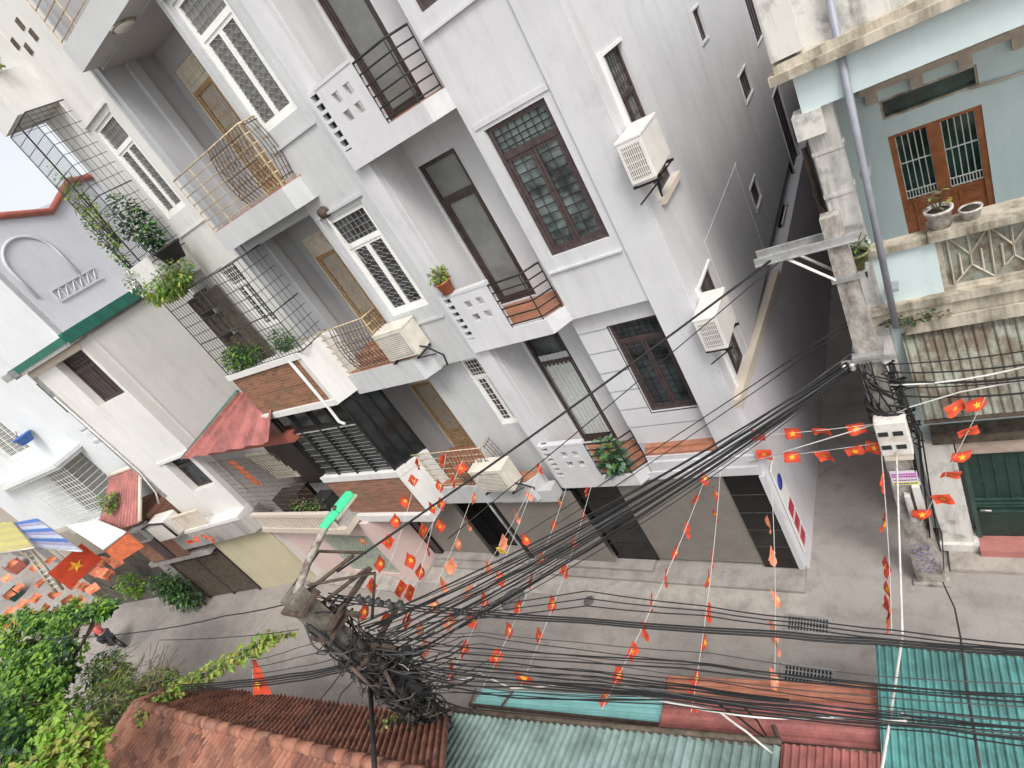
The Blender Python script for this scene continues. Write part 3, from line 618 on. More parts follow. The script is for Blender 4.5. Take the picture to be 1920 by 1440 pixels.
# ------------------------------------------------------------------ cream house (cage balconies, brick bands, louvred glass)
PC = Pl(0, 6.6, 0); PCw = Pl(0, 7.4, 0)
C = thing('cream_house', 'cream house with brick bands, a dark glass storey and planted wire cages', 'house', (-12.6,6.6,0))
w = MB(); CW4 = (-12.86,-11.96,11.50,13.50); CW3 = (-12.7,-11.95,8.5,10.1)
w.wall(PCw, -14.15, -11.57, 7.85, 17, [CW4, CW3], .10)
w.box(PCw, -12.98, -11.70, CW4[2]-.42, CW4[2]-.39, 0, .03); w.box(PCw, -13.02, -11.85, CW4[3]+.12, CW4[3]+.17, 0, .06)
w.box(PCw, -13.17, -13.14, 7.9, 17, 0, .02)
w.box(PCw, -11.62, -11.57, 7.85, 17, -.8, .015)
for zz, a0, a1 in ((14.25,-14.15,-13.15),(10.35,-14.15,-13.15)): w.wbox(a0,a1,6.55,7.42,zz,zz+.75); 
w.wbox(-14.15,-13.15,6.55,7.42,17,17.7)
# stair-hole balcony high up
for k in range(2):
    for j in range(2): pass
w.build('wall', M['c_wall'], C)
s = MB()
for (cx, cy) in ((37,45),(28,82),(62,65),(53,92)):
    a = PCw.px((cx,cy), .012); s.box(PCw, a[0]-.075, a[0]+.075, a[1]-.09, a[1]+.09, .008, .012)
s.build('vent_hole', M['bark'], C)  # flat dark plates, the shade inside the openings given as colour
bd = MB(); bd.wbox(-14.1,-11.6,7.9,20,.2,16.8); bd.wbox(-14.1,-11.2,6.9,7.9,4.3,6.6); bd.build('core', M['c_wall'], C)
for h in (CW4,): window(C, PCw, *h, -.03, M['white'], M['pane_l'], M['ac_dark'], .26, 2, 's', .07, 10, gr=.007)
window(C, PCw, *CW3, -.03, M['white'], M['pane'], M['whiteiron'], .28, 2, 'h', .06, 8)
# brick band 3F, chamfered corner
XR = -10.97; ch = [(XR,6.6),(-10.32,7.34)]
s = MB(); s.wbox(-14.15,-11.16,6.62,6.8,6.702,7.858); s.build('brick_band', M['brickc'], C)
s = MB(); s.wbox(-14.2,-10.97,6.56,6.86,7.86,8.0); s.wbox(-14.2,-11.162,6.86,6.9,6.55,6.70); s.wbox(-14.2,-10.97,6.56,6.86,6.55,6.70)
s.slab([(-11.16,6.61,6.552),(-10.975,6.59,6.552),(-10.45,7.34,6.552),(-11.16,7.4,6.552)], (0,0,1.445)); s.wbox(-14.15,-11.16,6.805,7.4,7.5,7.84); s.build('corner_post', M['c_wall'], C)
s = MB(); s.wbox(-14.15,-10.95,6.58,7.4,4.18,4.36); s.slab([(-10.95,6.58,4.18),(-10.40,7.32,4.18),(-10.95,7.32,4.18)], (0,0,.18)); s.build('sill_band', M['c_wall'], C)
s = MB(); s.slab([(-10.97,6.58,2.9),(-10.42,7.32,2.9),(-10.97,7.32,2.9)], (0,0,1.275)); s.build('corner_panel', M['c_wall'], C)
s = MB(); s.wbox(-14.25,-10.9,6.5,7.4,2.66,2.9); s.build('sill_band', M['c_wall'], C)
s = MB(); s.wbox(-14.15,-10.97,6.62,6.8,2.9,4.18); s.build('brick_band', M['brickd'], C)
s = MB(); s.tube([(-11.39,6.58,7.9),(-11.39,6.58,6.5),(-11.36,6.54,6.12),(-11.22,6.54,6.02)], .038, 8); s.build('drainpipe', M['c_wall'], C)
# glass storey
s = MB(); s.wbox(-14.05,-11.0,6.72,6.74,4.36,6.55); s.slab([(-11.0,6.7,4.36),(-10.45,7.36,4.36),(-11.0,7.36,4.36)], (0,0,2.19)); gl = s.build('glazing', glass('black_glass',(.018,.02,.02),.06,.3), C)
s = MB()
for x in (-14.1,-13.3,-12.5,-11.75,-11.02): s.wbox(x-.022,x+.022,6.64,6.72,4.36,6.55)
s.wbox(-14.1,-11.0,6.63,6.72,5.92,5.98)
for q in (.33,.66,.97): a = (-11.0+.55*q, 6.66+.68*q); s.wbox(a[0]-.02,a[0]+.02,a[1]-.02,a[1]+.03,4.36,6.55)
s.build('mullion', M['black_iron'], gl)
s = MB()
for k in range(13):
    z = 4.42+k*.11; s.quad((-13.9,6.705,z),(-11.1,6.705,z),(-11.1,6.66,z+.022),(-13.9,6.66,z+.022)) if k % 2 == 0 else s.quad((-13.2,6.705,z),(-11.2,6.705,z),(-11.2,6.66,z+.022),(-13.2,6.66,z+.022))
s.wbox(-13.9,-11.1,6.66,6.70,5.86,5.90)
s.build('louvre_blades', plain('louvre_metal', (.72,.73,.72), .4, .3, .3, 14), gl)
# cages
def cage(x0, x1, y0, y1, z0, z1, nx, nz, r=.007):
    g = MB()
    for i in range(nx+1): x = x0+(x1-x0)*i/nx; g.bar((x,y0,z0),(x,y0,z1), r)
    for j in range(nz+1): z = z0+(z1-z0)*j/nz; g.bar((x0,y0,z),(x1,y0,z), r*1.2); g.bar((x1,y0,z),(x1,y1,z), r)
    for i in range(1, 6): y = y0+(y1-y0)*i/6; g.bar((x1,y,z0),(x1,y,z1), r)
    for j in (0, nz//2, nz): z = z0+(z1-z0)*j/nz; g.tube([(x0,y0,z),(x1,y0,z),(x1,y1,z)], r*2.2, 5)
    for x in (x0, (x0+x1)/2, x1): g.bar((x,y0,z0),(x,y0,z1), r*2.2)
    for i in range(5): x = x0+(x1-x0)*i/4; g.bar((x,y0,z1),(x,y1,z1), r)
    return g.build('wire_cage', M['wire'], C)
cage(-14.1, -10.75, 6.62, 7.38, 8.0, 10.15, 26, 9)
cage(-14.1, -12.95, 6.60, 7.38, 10.95, 14.2, 15, 15, .006)
# clutter behind the cage and plants on the cage house
def plant(name, label, cat, c, r, n, size, mats, pot=None, group=None, stems=5, droop=.4):
    t = thing(name, label, cat, c, group); c = Vector(c)
    lf = MB(); lf_r = Vector(r) if not isinstance(r,(int,float)) else Vector((r,r,r))
    cc = c+Vector((0,0,lf_r.z*.9+(.22 if pot else 0)))
    for i in range(n):
        lf.m = random.randrange(len(mats)); leaf_cluster(lf, cc, lf_r, 1, size, droop=droop)
    lf.build('leaves', mats, t)
    s = MB()
    for k in range(stems):
        a = 2*pi*k/stems; b = c+Vector((.03*cos(a),.03*sin(a),.15 if pot else 0)); s.tube([b, b+Vector((cos(a)*lf_r.x*.35, sin(a)*lf_r.y*.35, lf_r.z*.9)), b+Vector((cos(a)*lf_r.x*.8, sin(a)*lf_r.y*.8, lf_r.z*1.5))], [.012,.009,.004], 5)
    s.build('stems', M['bark'], t)
    if pot:
        s = MB(); s.lathe(c, [(.10,0),(.15,.2),(.17,.21),(.17,.25),(.14,.25),(.13,.2)], 16); s.build('pot', pot, t)
        s = MB(); s.lathe(c+Vector((0,0,.19)), [(.135,0),(.135,.025)], 14); s.build('soil', M['soil'], t)
    return t
plant('potted_shrub', 'bushy green shrub spilling over the brick band inside the lower wire cage', 'plant', (-13.3,6.78,8.0), (.85,.22,.32), 900, .11, [M['leaf'],M['leaf_b'],M['leaf_d']], stems=9)
plant('potted_shrub', 'bluish-leaved plant at the right end of the lower wire cage', 'plant', (-11.75,6.95,8.0), (.40,.2,.30), 260, .12, [M['leaf_blue'],M['leaf']], stems=5)
plant('climbing_plant', 'yellow-green climber hanging over the top of the lower wire cage', 'plant', (-13.4,6.6,10.15), (1.05,.35,.28), 900, .10, [M['leaf_y'],M['leaf_b'],M['leaf']], stems=7, droop=.9)
plant('climbing_plant', 'white-flecked climber trailing on the left below the upper wire cage', 'plant', (-14.2,6.65,10.5), (.45,.3,.35), 300, .09, [M['leaf_y'],M['leaf'],M['white']], stems=5, droop=.9)
plant('potted_shrub', 'dark green leafy plant beside the black tub in the upper wire cage', 'plant', (-13.1,6.9,11.0), (.38,.28,.75), 620, .13, [M['leaf_d'],M['leaf'],M['leaf_blue']], stems=5)
plant('climbing_plant', 'olive creeper climbing the left of the upper wire cage', 'plant', (-14.1,6.62,11.0), (.30,.12,.9), 330, .09, [M['leaf'],M['leaf_d'],M['leaf_y']], stems=4)
plant('potted_shrub', 'small pale green plant on the balcony slab above the upper wire cage', 'plant', (-13.3,6.8,15.0), (.42,.2,.22), 260, .09, [M['leaf_y'],M['leaf']], stems=4)
plant('climbing_plant', 'thin green creeper trailing down the front of the upper wire cage', 'plant', (-13.6,6.58,11.6), (.5,.10,1.0), 380, .08, [M['leaf'],M['leaf_y'],M['leaf_b']], stems=6, droop=.9)
plant('climbing_plant', 'pale creeper trailing between the two wire cages', 'plant', (-12.9,6.62,10.2), (.9,.25,.35), 520, .09, [M['leaf_y'],M['leaf'],M['leaf_blue']], stems=7, droop=.9)
plant('climbing_plant', 'brown dry creeper on the far end of the top balcony', 'plant', (-14.6,6.9,15.3), (.7,.3,.9), 420, .13, [M['dry'],M['bark'],M['leaf']], stems=8, droop=.6)
t = thing('planter_tub', 'black oval planter tub hanging at the foot of the upper wire cage', 'planter', (-12.7,6.75,10.75)); s = MB(); s.lathe((-12.72,6.85,10.72), [(.20,0),(.28,.30),(.31,.31),(.31,.36),(.27,.36),(.26,.28)], 18); s.build('tub', M['rubber'], t); s = MB(); s.lathe((-12.72,6.85,11.0), [(.25,0),(.25,.02)], 16); s.build('soil', M['soil'], t)
t = thing('storage_shelf', 'brown wooden rack of clutter behind the lower wire cage', 'rack', (-13.5,7.2,8.2))
s = MB()
for z in (8.3,8.9,9.5): s.wbox(-13.95,-13.0,7.0,7.35,z,z+.03)
for x in (-13.95,-13.03): s.wbox(x,x+.04,7.0,7.34,7.9,9.9)
s.build('frame', M['bark'], t); s = MB()
for k in range(9): x = -13.9+.3*(k%3); z = 8.33+.6*(k//3); s.wbox(x+random.uniform(0,.05),x+.22,7.02,7.3,z,z+random.uniform(.2,.45))
s.build('crates', M['rust'], t)
# ------------------------------------------------------------------ pink gap house with awning and clutter
def rect(P, *pts, d=0):
    q = [P.px(p, d) for p in pts]; return min(a for a, z in q), max(a for a, z in q), min(z for a, z in q), max(z for a, z in q)
K = thing('pink_house', 'low pink house with a chain-link window, barred balcony and red corrugated awning', 'house', (-16.4,6.5,0))
PK = Pl(0, 6.5, 0)
s = MB(); s.wall(PK, -18.9, -13.85, 0, 2.72, [(-16.75,-14.25,.22,2.02)], .15); s.wbox(-18.9,-13.85,6.52,7.4,0,.02) if False else None
s.wbox(-13.95,-13.55,6.42,7.4,0,2.66); s.build('wall', M['pink'], K)
s = MB(); s.wbox(-18.6,-13.6,8.0,18,.1,5.2); s.build('core', M['tan'], K); s = MB(); s.wbox(-18.5,-14.2,7.9,7.98,2.95,5.9); s.build('back_wall', M['darkwood'], K)
# chain-link opening
s = MB(); s.box(PK, -16.7, -14.3, .25, 2.0, -.5, -.45); mw = s.build('window', M['dark'], K)
s = MB(); n = 26; z0, z1, a0, a1 = .22, 2.02, -16.75, -14.25
for i in range(-20, n*2):
    x = a0+i*.085
    for sg in (1, -1):
        xa, xb = x, x+sg*(z1-z0)
        pa, pb = (xa, z0), (xb, z1)
        t0, t1 = 0, 1
        if xb != xa:
            ts = sorted([(a0-xa)/(xb-xa), (a1-xa)/(xb-xa)]); t0 = max(0, ts[0]); t1 = min(1, ts[1])
        if t1 <= t0: continue
        A0 = (xa+(xb-xa)*t0, z0+(z1-z0)*t0); B0 = (xa+(xb-xa)*t1, z0+(z1-z0)*t1)
        s.tube([PK.w(A0[0],A0[1],-.04), PK.w(B0[0],B0[1],-.04)], .008, 3, False)
s.build('mesh_screen', plain('pale_mesh', (.42,.46,.38), .6, .2, .2), mw)
s = MB(); s.wbox(-18.9,-13.9,6.0,6.5,2.72,2.92); s.wbox(-18.75,-14.1,6.0,6.12,3.42,3.55); s.wbox(-18.9,-18.7,6.0,6.5,2.92,3.5)
n = 24
for k in range(n): x = -18.65+4.5*k/n; s.wbox(x,x+.085,6.02,6.11,2.92,3.42)
s.build('balustrade', M['ledge'], K)
s = MB(); s.wbox(-18.9,-13.9,6.12,7.9,2.925,2.94); s.build('balcony_floor', M['concrete'], K)
g = MB()
for i in range(30): x = -18.2+3.9*i/29; g.bar((x,6.2,3.55),(x,6.2,5.75), .008)
for j in range(12): z = 3.6+2.1*j/11; g.bar((-18.2,6.2,z),(-14.3,6.2,z), .008)
g.build('grille', M['rust'], K)
def quadsheet(mb, pts, n=20, amp=.03, along=0, th=.0):
    """corrugated sheet: pts p00,p10,p11,p01 ; waves run across the p00->p10 side"""
    p = [Vector(q) for q in pts]; nrm = (p[1]-p[0]).cross(p[3]-p[0]).normalized(); nn = n*6; vs = []; fs = []
    m = 6
    for j in range(m+1):
        for i in range(nn+1):
            u, v = i/nn, j/m; q = (p[0]*(1-u)+p[1]*u)*(1-v)+(p[3]*(1-u)+p[2]*u)*v
            ph = (u*n) % 1; pan = int(u*n/7); lap = .007*(pan % 2)+.004*((pan*7) % 3)+(.010 if v > .52 else 0); h = max(0, min(1, (abs(ph-.5)*4-.55)*1.6)) if amp > .018 else .5+.5*cos(2*pi*ph)
            vs.append(q+nrm*(amp*h+lap))
    for j in range(m):
        for i in range(nn): a = j*(nn+1)+i; fs.append((a,a+1,a+nn+2,a+nn+1))
    sm = mb.smooth; mb.smooth = False; mb.add(vs, fs)
    mb.smooth = sm
s = MB(); e0, e1 = ony((345,862), 6.0), ony((510,830), 6.0)
up0 = ony((452,738), 7.3); up1 = ony((520,735), 7.3)
quadsheet(s, [e0, e1, Vector((-13.7,7.3,up0.z+.05)), up0], 5, .10)
aw = s.build('awning', M['red_sheet'], K)
s = MB(); s.tube([e0+Vector((-.05,0,.05)), up0+Vector((-.05,0,.1))], .055, 5); s.build('gutter', M['green_trim'], aw)
s = MB(); s.wbox(e0.x+.2,e1.x-.1,6.5,7.2,e0.z-.35,e0.z-.1); s.build('soffit', M['red_trim'], K)
def item(name, label, cat, c, sz, m, group=None):
    t = thing(name, label, cat, c, group); s = MB(); x, y, z = c; a, b, h = sz
    s.wbox(x-a/2,x+a/2,y-b/2,y+b/2,z,z+h); o = s.build('body', m, t); bv = o.modifiers.new('bevel','BEVEL'); bv.width = .02
    s = MB(); s.wbox(x-a/2-.01,x+a/2+.01,y-b/2-.01,y+b/2+.01,z+h,z+h+.03); s.build('lid', m, t); return t
t = thing('draped_flag', 'orange-red flag hanging folded inside the barred balcony under the red awning', 'flag', (-17.4,6.3,5.3))
s = MB(); a = ony((425,862),6.3); b = ony((480,908),6.3); n = 10
for k in range(n): f0, f1 = k/n, (k+1)/n; p0 = a.lerp(b,f0); p1 = a.lerp(b,f1); w0 = .05*(k%2); w1 = .05*((k+1)%2); s.quad(p0+Vector((0,-w0,0)), p1+Vector((0,-w1,0)), p1+Vector((.45,-w1,-.12)), p0+Vector((.45,-w0,-.12)))
s.build('cloth', M['orange'], t)
pl = thing('plank_stack', 'pale boards leaning inside the barred balcony under the red awning', 'boards', (-16,7,3.6)); s = MB()
for k in range(5): s.wbox(-17.0+k*.02,-15.7,6.9-k*.06,6.93-k*.06,4.2+k*.27,4.42+k*.27)
s.build('boards', M['beigewood'], pl)
for k in range(3): item('storage_bin', ['black lidded bin left in the barred balcony clutter','dark blue-black bin in the middle of the barred balcony','low black bin at the right end of the barred balcony'][k], 'bin', (-16.6+k*.9,6.55,2.95), (.7,.5,[.9,1.1,.7][k]), [M['rubber'],M['granite'],M['dark']][k])
plant('creeping_plant', 'scrubby olive plant along the ledge below the barred balcony', 'plant', (-15.2,6.25,3.5), (.95,.15,.22), 300, .09, [M['leaf'],M['leaf_d'],M['dry']], stems=5)
# ------------------------------------------------------------------ bone-coloured house with green roof edge (street bends here)
PD = Pl(-17.6, 6.47, 12.2)
D = thing('bone_house', 'bone-coloured house with a dark green roof edge and a large blank side wall', 'house', PD.w(-2.6,0,0))
s = MB(); DW1 = (-2.79,-1.26,8.62,10.22); DW2 = (-2.65,-1.18,4.82,6.15)
s.wall(PD, -4.15, -1.12, 0, 10.55, [DW1, DW2], .3)
PDs = Pl(PD.w(-1.12,0).x, PD.w(-1.12,0).y, 102.2)
for zq in (0,): s.wall(PDs, 0, 9, 0, 10.5, [], 0)
s.box(PDs, .35, .42, 4, 10.5, 0, .02)
s.quad(PD.w(-4.15,0,0), PD.w(-4.15,10.55,0), PD.w(-4.15,10.55,-8), PD.w(-4.15,0,-8))
s.box(PD, -1.32, -1.12, 3.6, 6.3, 0, .06); s.box(PD, -2.9, -1.12, 6.15, 6.25, 0, .05)
s.box(PD, -4.15, -1.12, 10.4, 10.5, -8, 0)
s.build('wall', M['d_wall'], D)
s = MB(); s.box(PDs, -.25, 9, 10.5, 10.82, -.02, .16); s.box(PD, -4.3, -1.0, 10.55, 10.75, -.1, .3); ro = s.build('roof_edge', M['green_trim'], D)
s = MB(); s.box(PD, -4.35, -3.9, 10.5, 10.72, .3, .5); s.box(PD, -4.3, -1.0, 10.44, 10.55, -.1, .28); s.build('gutter', M['steel'], ro)
s = MB(); s.box(PD, -4.12, -1.14, 10.24, 10.42, .0, .04); s.build('lintel', M['ledge'], D)
for h in (DW1, DW2): window(D, PD, *h, -.24, M['darkwood'], M['pane'] if h is DW2 else M['brown'], M['black_iron'], .3, 2, 'v', .06, 6)
s = MB()
for k in range(5): s.box(PD, -4.14+k*.045, -4.11+k*.045, 5, 10.4, 0, .035)
s.build('downpipes', M['steel'], D)
s = MB(); s.box(PD, -5.0, -1.1, 2.95, 3.62, -.2, .45); s.slab([PD.w(-1.1,2.95,.45),PD.w(-.75,2.95,.2),PD.w(-.75,2.95,-.2),PD.w(-1.1,2.95,-.2)], (0,0,.67)); s.build('balcony', M['concrete'], D)
s = MB(); s.box(PD, -4.98, -1.1, 3.62, 3.74, -.2, .48); s.build('coping', M['d_wall'], D)
s = MB(); s.box(PD, -4.15, -1.15, 0, 2.94, .005, .06); s.build('ground_wall', M['yellow'], D)
s = MB(); s.tube([PD.w(-4.0,9.5,.06), PD.w(-3.9,6.2,.06), PD.w(-4.1,5.3,.1), PD.w(-4.4,4.9,.15)], .03, 5); s.build('hose', M['cable_w'], D)
# tall white house behind it with lavender side, arch and red ridge
PF = PD.sh(-1.3); EC = PF.px((115,620))[0]; PE = Pl(PF.w(EC,0).x, PF.w(EC,0).y, 102.2)
F = thing('white_house', 'tall white house with a lavender side wall, arch relief and red roof edge', 'house', PF.w(-8,0,0))
FWs = [rect(PF, (0,790),(60,835)), rect(PF, (117,873),(195,935),(150,980),(62,916))]
FW1 = (FWs[0][0]-2.2, FWs[0][1]-.2, 8.1, 9.9); FW2 = (-10.3,-8.0,5.5,7.5)
e = PE.px((0,378)); e2 = PE.px((97,400)); e3 = PE.px((128,345))
ztop = 14.6
s = MB(); s.wall(PF, -17, EC, 0, ztop, [FW1], .25); s.build('front_wall', M['f_wall'], F)
s = MB(); s.slab([PE.w(0,0), PE.w(9,0), PE.w(9,13.7), PE.w(e3[0],e3[1]), PE.w(e2[0],e2[1]), PE.w(0,max(e[1],e2[1]+.3))], -PE.n*.3)
c = PE.px((65,490)); R_ = .78
pts = [PE.w(c[0]+R_*cos(t*pi/14), c[1]+R_*sin(t*pi/14), .03) for t in range(15)]
s.tube([PE.w(c[0]+R_,c[1]-.9,.03)]+pts+[PE.w(c[0]-R_,c[1]-.9,.03)], .05, 5)
b = [PE.px(q) for q in ((92,543),(178,507),(182,528),(110,562))]; b0, b1 = min(q[0] for q in b), max(q[0] for q in b); bz0 = sum(q[1] for q in b)/4
s.build('side_wall', M['e_wall'], F)
s = MB(); s.box(PE, b0, b1, bz0+.16, bz0+.22, 0, .06); s.box(PE, b0, b1, bz0-.22, bz0-.16, 0, .06)
for k in range(6): a = b0+(b1-b0)*(k+.5)/6; s.tube([PE.w(a-.1,bz0-.16,.03), PE.w(a+.1,bz0+.16,.03)], .025, 4); s.box(PE, a-.16, a-.13, bz0-.16, bz0+.16, 0, .05)
s.build('relief_panel', M['e_wall'], F)
s = MB(); s.tube([PE.w(-.2,max(e[1],e2[1]+.3)+.05,.06), PE.w(e2[0],e2[1]+.05,.06), PE.w(e3[0],e3[1]+.05,.06), PE.w(9,14.0,.06)], .11, 6); s.build('roof_edge', M['red_trim'], F)
window(F, PF, *FW1, -.15, M['whiteiron'], M['pane_l'], M['whiteiron'], .2, 3, 'hv', .05, 8)
# projecting barred bay with moulded cornice
bx = rect(PD, (117,873),(195,935),(150,980),(62,916), d=-.6)
s = MB(); s.box(PF, bx[0]-.5, bx[1]+.35, bx[3]+.02, bx[3]+.16, 0, 1.05); s.box(PF, bx[0]-.6, bx[1]+.45, bx[3]+.16, bx[3]+.30, 0, 1.15); s.build('bay_cornice', M['f_wall'], F); s = MB(); s.box(PF, bx[0]-.5, bx[1]+.2, bx[2]-.30, bx[2], 0, .9); s.build('bay_sill', M['f_wall'], F); s = MB(); s.box(PF, bx[0]-3.5, bx[0]-.5, bx[3]+.0, bx[3]+.25, 0, .5); s.build('string_course', M['f_wall'], F)
g = MB()
for i in range(16): a = bx[0]+(bx[1]-bx[0])*i/15; g.bar(PF.w(a,bx[2],.8), PF.w(a,bx[3],.8), .012)
for j in range(12): z = bx[2]+(bx[3]-bx[2])*j/11; g.bar(PF.w(bx[0],z,.8), PF.w(bx[1],z,.8), .012); g.bar(PF.w(bx[1],z,0), PF.w(bx[1],z,.8), .012)
g.build('bay_grille', M['whiteiron'], F)
s = MB(); s.box(PF, bx[0], bx[1], bx[2], bx[3], .02, .05); s.build('bay_window', M['pane_l'], F)
s = MB(); s.box(PF, -15.5, -4.2, 0, bx[2]-.30, .01, .5); s.build('ground_wall', M['tan'], F)
# small white baluster balcony beside the grey downpipes
fb = rect(PD, (128,778),(205,820), d=-.2)
s = MB(); s.box(PD, fb[0]-.1, fb[1]+.5, fb[2]-.1, fb[2], -1.3, -.05); s.box(PD, fb[0]-.1, fb[1]+.5, fb[2]+.62, fb[2]+.72, -.2, -.05)
for k in range(9): a = fb[0]+k*(fb[1]-fb[0]+.35)/8.5; s.lathe(PD.w(a,fb[2],-.12), [(.035,0),(.055,.15),(.03,.4),(.05,.62)], 8)
s.build('baluster_balcony', M['f_wall'], F)
s = MB(); 
for (q0, q1) in (((65,722),(125,775)), ((224,855),(268,900))):
    r_ = rect(PD, q0, q1, d=-1.15); s.box(PD, r_[0], r_[0]+.85, r_[2], r_[3], -1.28, -1.2)
s.build('narrow_window', M['pane'], F)
bd = MB(); bd.box(PF, -16.8, EC-.5, .2, ztop-.3, -12, -.5); bd.build('core', M['f_wall'], F)
p = PF.px((45,822), .35); t = thing('blue_tub', 'blue plastic tub on the sill of the barred window of the white house', 'tub', PF.w(p[0],p[1],.35)); s = MB(); s.lathe(PF.w(p[0],p[1]-.2,.35), [(.22,0),(.30,.3),(.33,.3),(.33,.34),(.27,.34),(.26,.28)], 14); s.build('bucket', M['blue'], t); s = MB(); s.tube([PF.w(p[0]-.3,p[1]+.1,.35), PF.w(p[0],p[1]+.36,.35), PF.w(p[0]+.3,p[1]+.1,.35)], .015, 5); s.build('handle', M['steel'], t)
plant('creeping_plant', 'pale green creeper at the right foot of the barred bay of the white house', 'plant', PD.w(-6.6,5.3,.2), (.5,.35,.35), 260, .14, [M['leaf'],M['leaf_blue'],M['leaf_b']], stems=5)
# ------------------------------------------------------------------ old brick hut
H_ = thing('brick_hut', 'small old brick hut on the terrace with a faded red pitched roof', 'hut', PD.w(-6.5,3,.3))
s = MB(); s.box(PD, -7.6, -5.15, 2.6, 4.75, -1.0, .35); s.build('wall', M['brickd'], H_)
s = MB(); q = [PD.w(-7.9,4.75,.75), PD.w(-4.9,4.75,.75), PD.w(-5.1,6.05,-.8), PD.w(-7.2,6.05,-.8)]; quadsheet(s, q, 14, .035); rf = s.build('roof', M['red_sheet'], H_)
s = MB(); s.tube([q[3]+Vector((0,0,.08)), q[2]+Vector((0,0,.08))], .09, 6); s.tube([q[1]+Vector((0,0,.06)), q[2]+Vector((0,0,.08))], .07, 6); s.build('ridge_cap', M['ledge'], rf)
s = MB(); s.box(PD, -6.6, -6.0, 2.7, 4.4, .35, .39); s.build('door', M['darkwood'], H_)
t = thing('water_tank', 'white boxy water tank on the terrace between the hut and the bone house', 'tank', PD.w(-4.6,3.8,.5)); s = MB(); s.box(PD, -5.1, -4.0, 3.75, 4.55, .15, .75); o = s.build('body', M['ac'], t); bv = o.modifiers.new('bevel','BEVEL'); bv.width = .06; bv.segments = 3
s = MB(); s.tube([PD.w(-5.15,4.5,.78), PD.w(-4.6,4.62,.80), PD.w(-3.95,4.5,.78), PD.w(-3.9,3.85,.78)], .035, 6); s.build('strap', M['rubber'], t)
t = thing('grey_box', 'grey metal box beside the white water tank on the terrace', 'box', PD.w(-5.6,4.2,.5)); s = MB(); s.box(PD, -5.85, -5.2, 4.0, 4.6, .45, .85); s.build('body', M['steel'], t); s = MB(); s.box(PD, -5.75, -5.3, 4.1, 4.5, .85, .87); s.build('panel', M['ac_dark'], t)
R2 = thing('terrace_rail', 'tan balusters of the terrace rail right of the white water tank', 'railing', PD.w(-3.4,3.75,.45)); s = MB()
for k in range(11): s.bar(PD.w(-3.95+k*.13,3.74,.42), PD.w(-3.95+k*.13,4.35,.42), .025)
s.build('balusters', M['ledge'], R2); s = MB(); s.box(PD, -4.0, -2.5, 4.35, 4.42, .38, .46); s.build('handrail', M['ledge'], R2)
# gate, hedge, stall
G_ = thing('slatted_gate', 'brown slatted metal gate left of the ochre ground wall', 'gate', PD.w(-5.9,0,.15))
s = MB()
for k in range(34): z = .12+k*.06; s.box(PD, -7.3, -4.25, z, z+.045, .06, .09)
s.build('slats', M['bark'], G_); s = MB()
for a in (-7.35,-5.8,-4.25): s.box(PD, a-.05, a+.05, 0, 2.25, .05, .11)
s.box(PD, -7.4, -4.2, 2.2, 2.28, .05, .11); s.build('frame', M['brown'], G_)
s = MB(); s.box(PD, -8.6, -4.2, .0, 2.9, -.3, -.1); tag(s.build('retaining_wall', M['concrete']), 'shaded concrete terrace wall behind the slatted gate', 'wall')
s = MB(); s.box(PD, -8.0, -4.2, 2.42, 2.60, -.2, .35); s.box(PD, -7.6, -4.4, 2.60, 2.66, .2, .35); tag(s.build('concrete_canopy', M['concrete']), 'thin concrete slab over the slatted gate below the hut', 'slab')
hd = thing('hedge', 'dark green hanging plant beside the slatted gate', 'plant', PD.w(-7.9,0,.5)); s = MB()
for i in range(1500): s.m = random.choice((0,0,1)); leaf_cluster(s, PD.w(-8.2+random.uniform(-.4,.9),1.15+random.uniform(-.6,.6),.5), (.45,.35,.65), 1, .15, droop=.8)
s.build('leaves', [M['leaf_d'],M['leaf']], hd); s = MB()
for k in range(6): s.tube([PD.w(-8.6+k*.25,0,.4), PD.w(-8.5+k*.25,1.0,.5), PD.w(-8.6+k*.27,1.9,.5)], [.03,.02,.01], 5)
s.build('stems', M['bark'], hd)
plant('potted_shrub', 'light green shrub at the dark stall front under the white canopy', 'plant', PD.w(-10.6,1.2,.3), (.55,.4,.6), 420, .16, [M['leaf_b'],M['leaf']], stems=5)
# awnings and canopy at the street corner far left
def awning_cloth(name, label, cat, pts, mats, stripes=0):
    t = thing(name, label, cat, pts[0]); s = MB(); n = max(stripes, 8); p = [Vector(q) for q in pts]
    for k in range(n):
        u0, u1 = k/n, (k+1)/n; s.m = k % len(mats)
        a, b = p[0].lerp(p[3],u0), p[0].lerp(p[3],u1); c, d = p[1].lerp(p[2],u1), p[1].lerp(p[2],u0)
        s.slab([a,b,c,d], Vector((0,0,-.03)))
    cl = s.build('cloth', mats, t); s = MB()
    for a, b in ((p[0],p[1]),(p[1],p[2]),(p[3],p[2])): s.tube([a-Vector((0,0,.05)), b-Vector((0,0,.05))], .03, 5)
    s.build('frame', M['steel'], t); return t
PW = PD.sh(.6)
cp = lambda p, d=.6: PD.w(*PD.px(p, d), d)
awning_cloth('shop_awning', 'blue striped shop awning at the far left corner of the lane', 'awning', [cp((25,980),.5), cp((68,972),.5), cp((152,1032),2.2), cp((70,1026),2.2)], [M['blue'],plain('awning_lilac',(.30,.28,.42),.7),plain('awning_pale',(.42,.46,.55),.7)], 9)
awning_cloth('shop_awning', 'dull yellow shop awning at the left edge beside the blue one', 'awning', [cp((-60,985),.5), cp((22,978),.5), cp((62,1025),2.4), cp((-60,1045),2.6)], [plain('awning_yellow',(.50,.46,.16),.7),plain('awning_olive',(.46,.40,.17),.7)], 7)
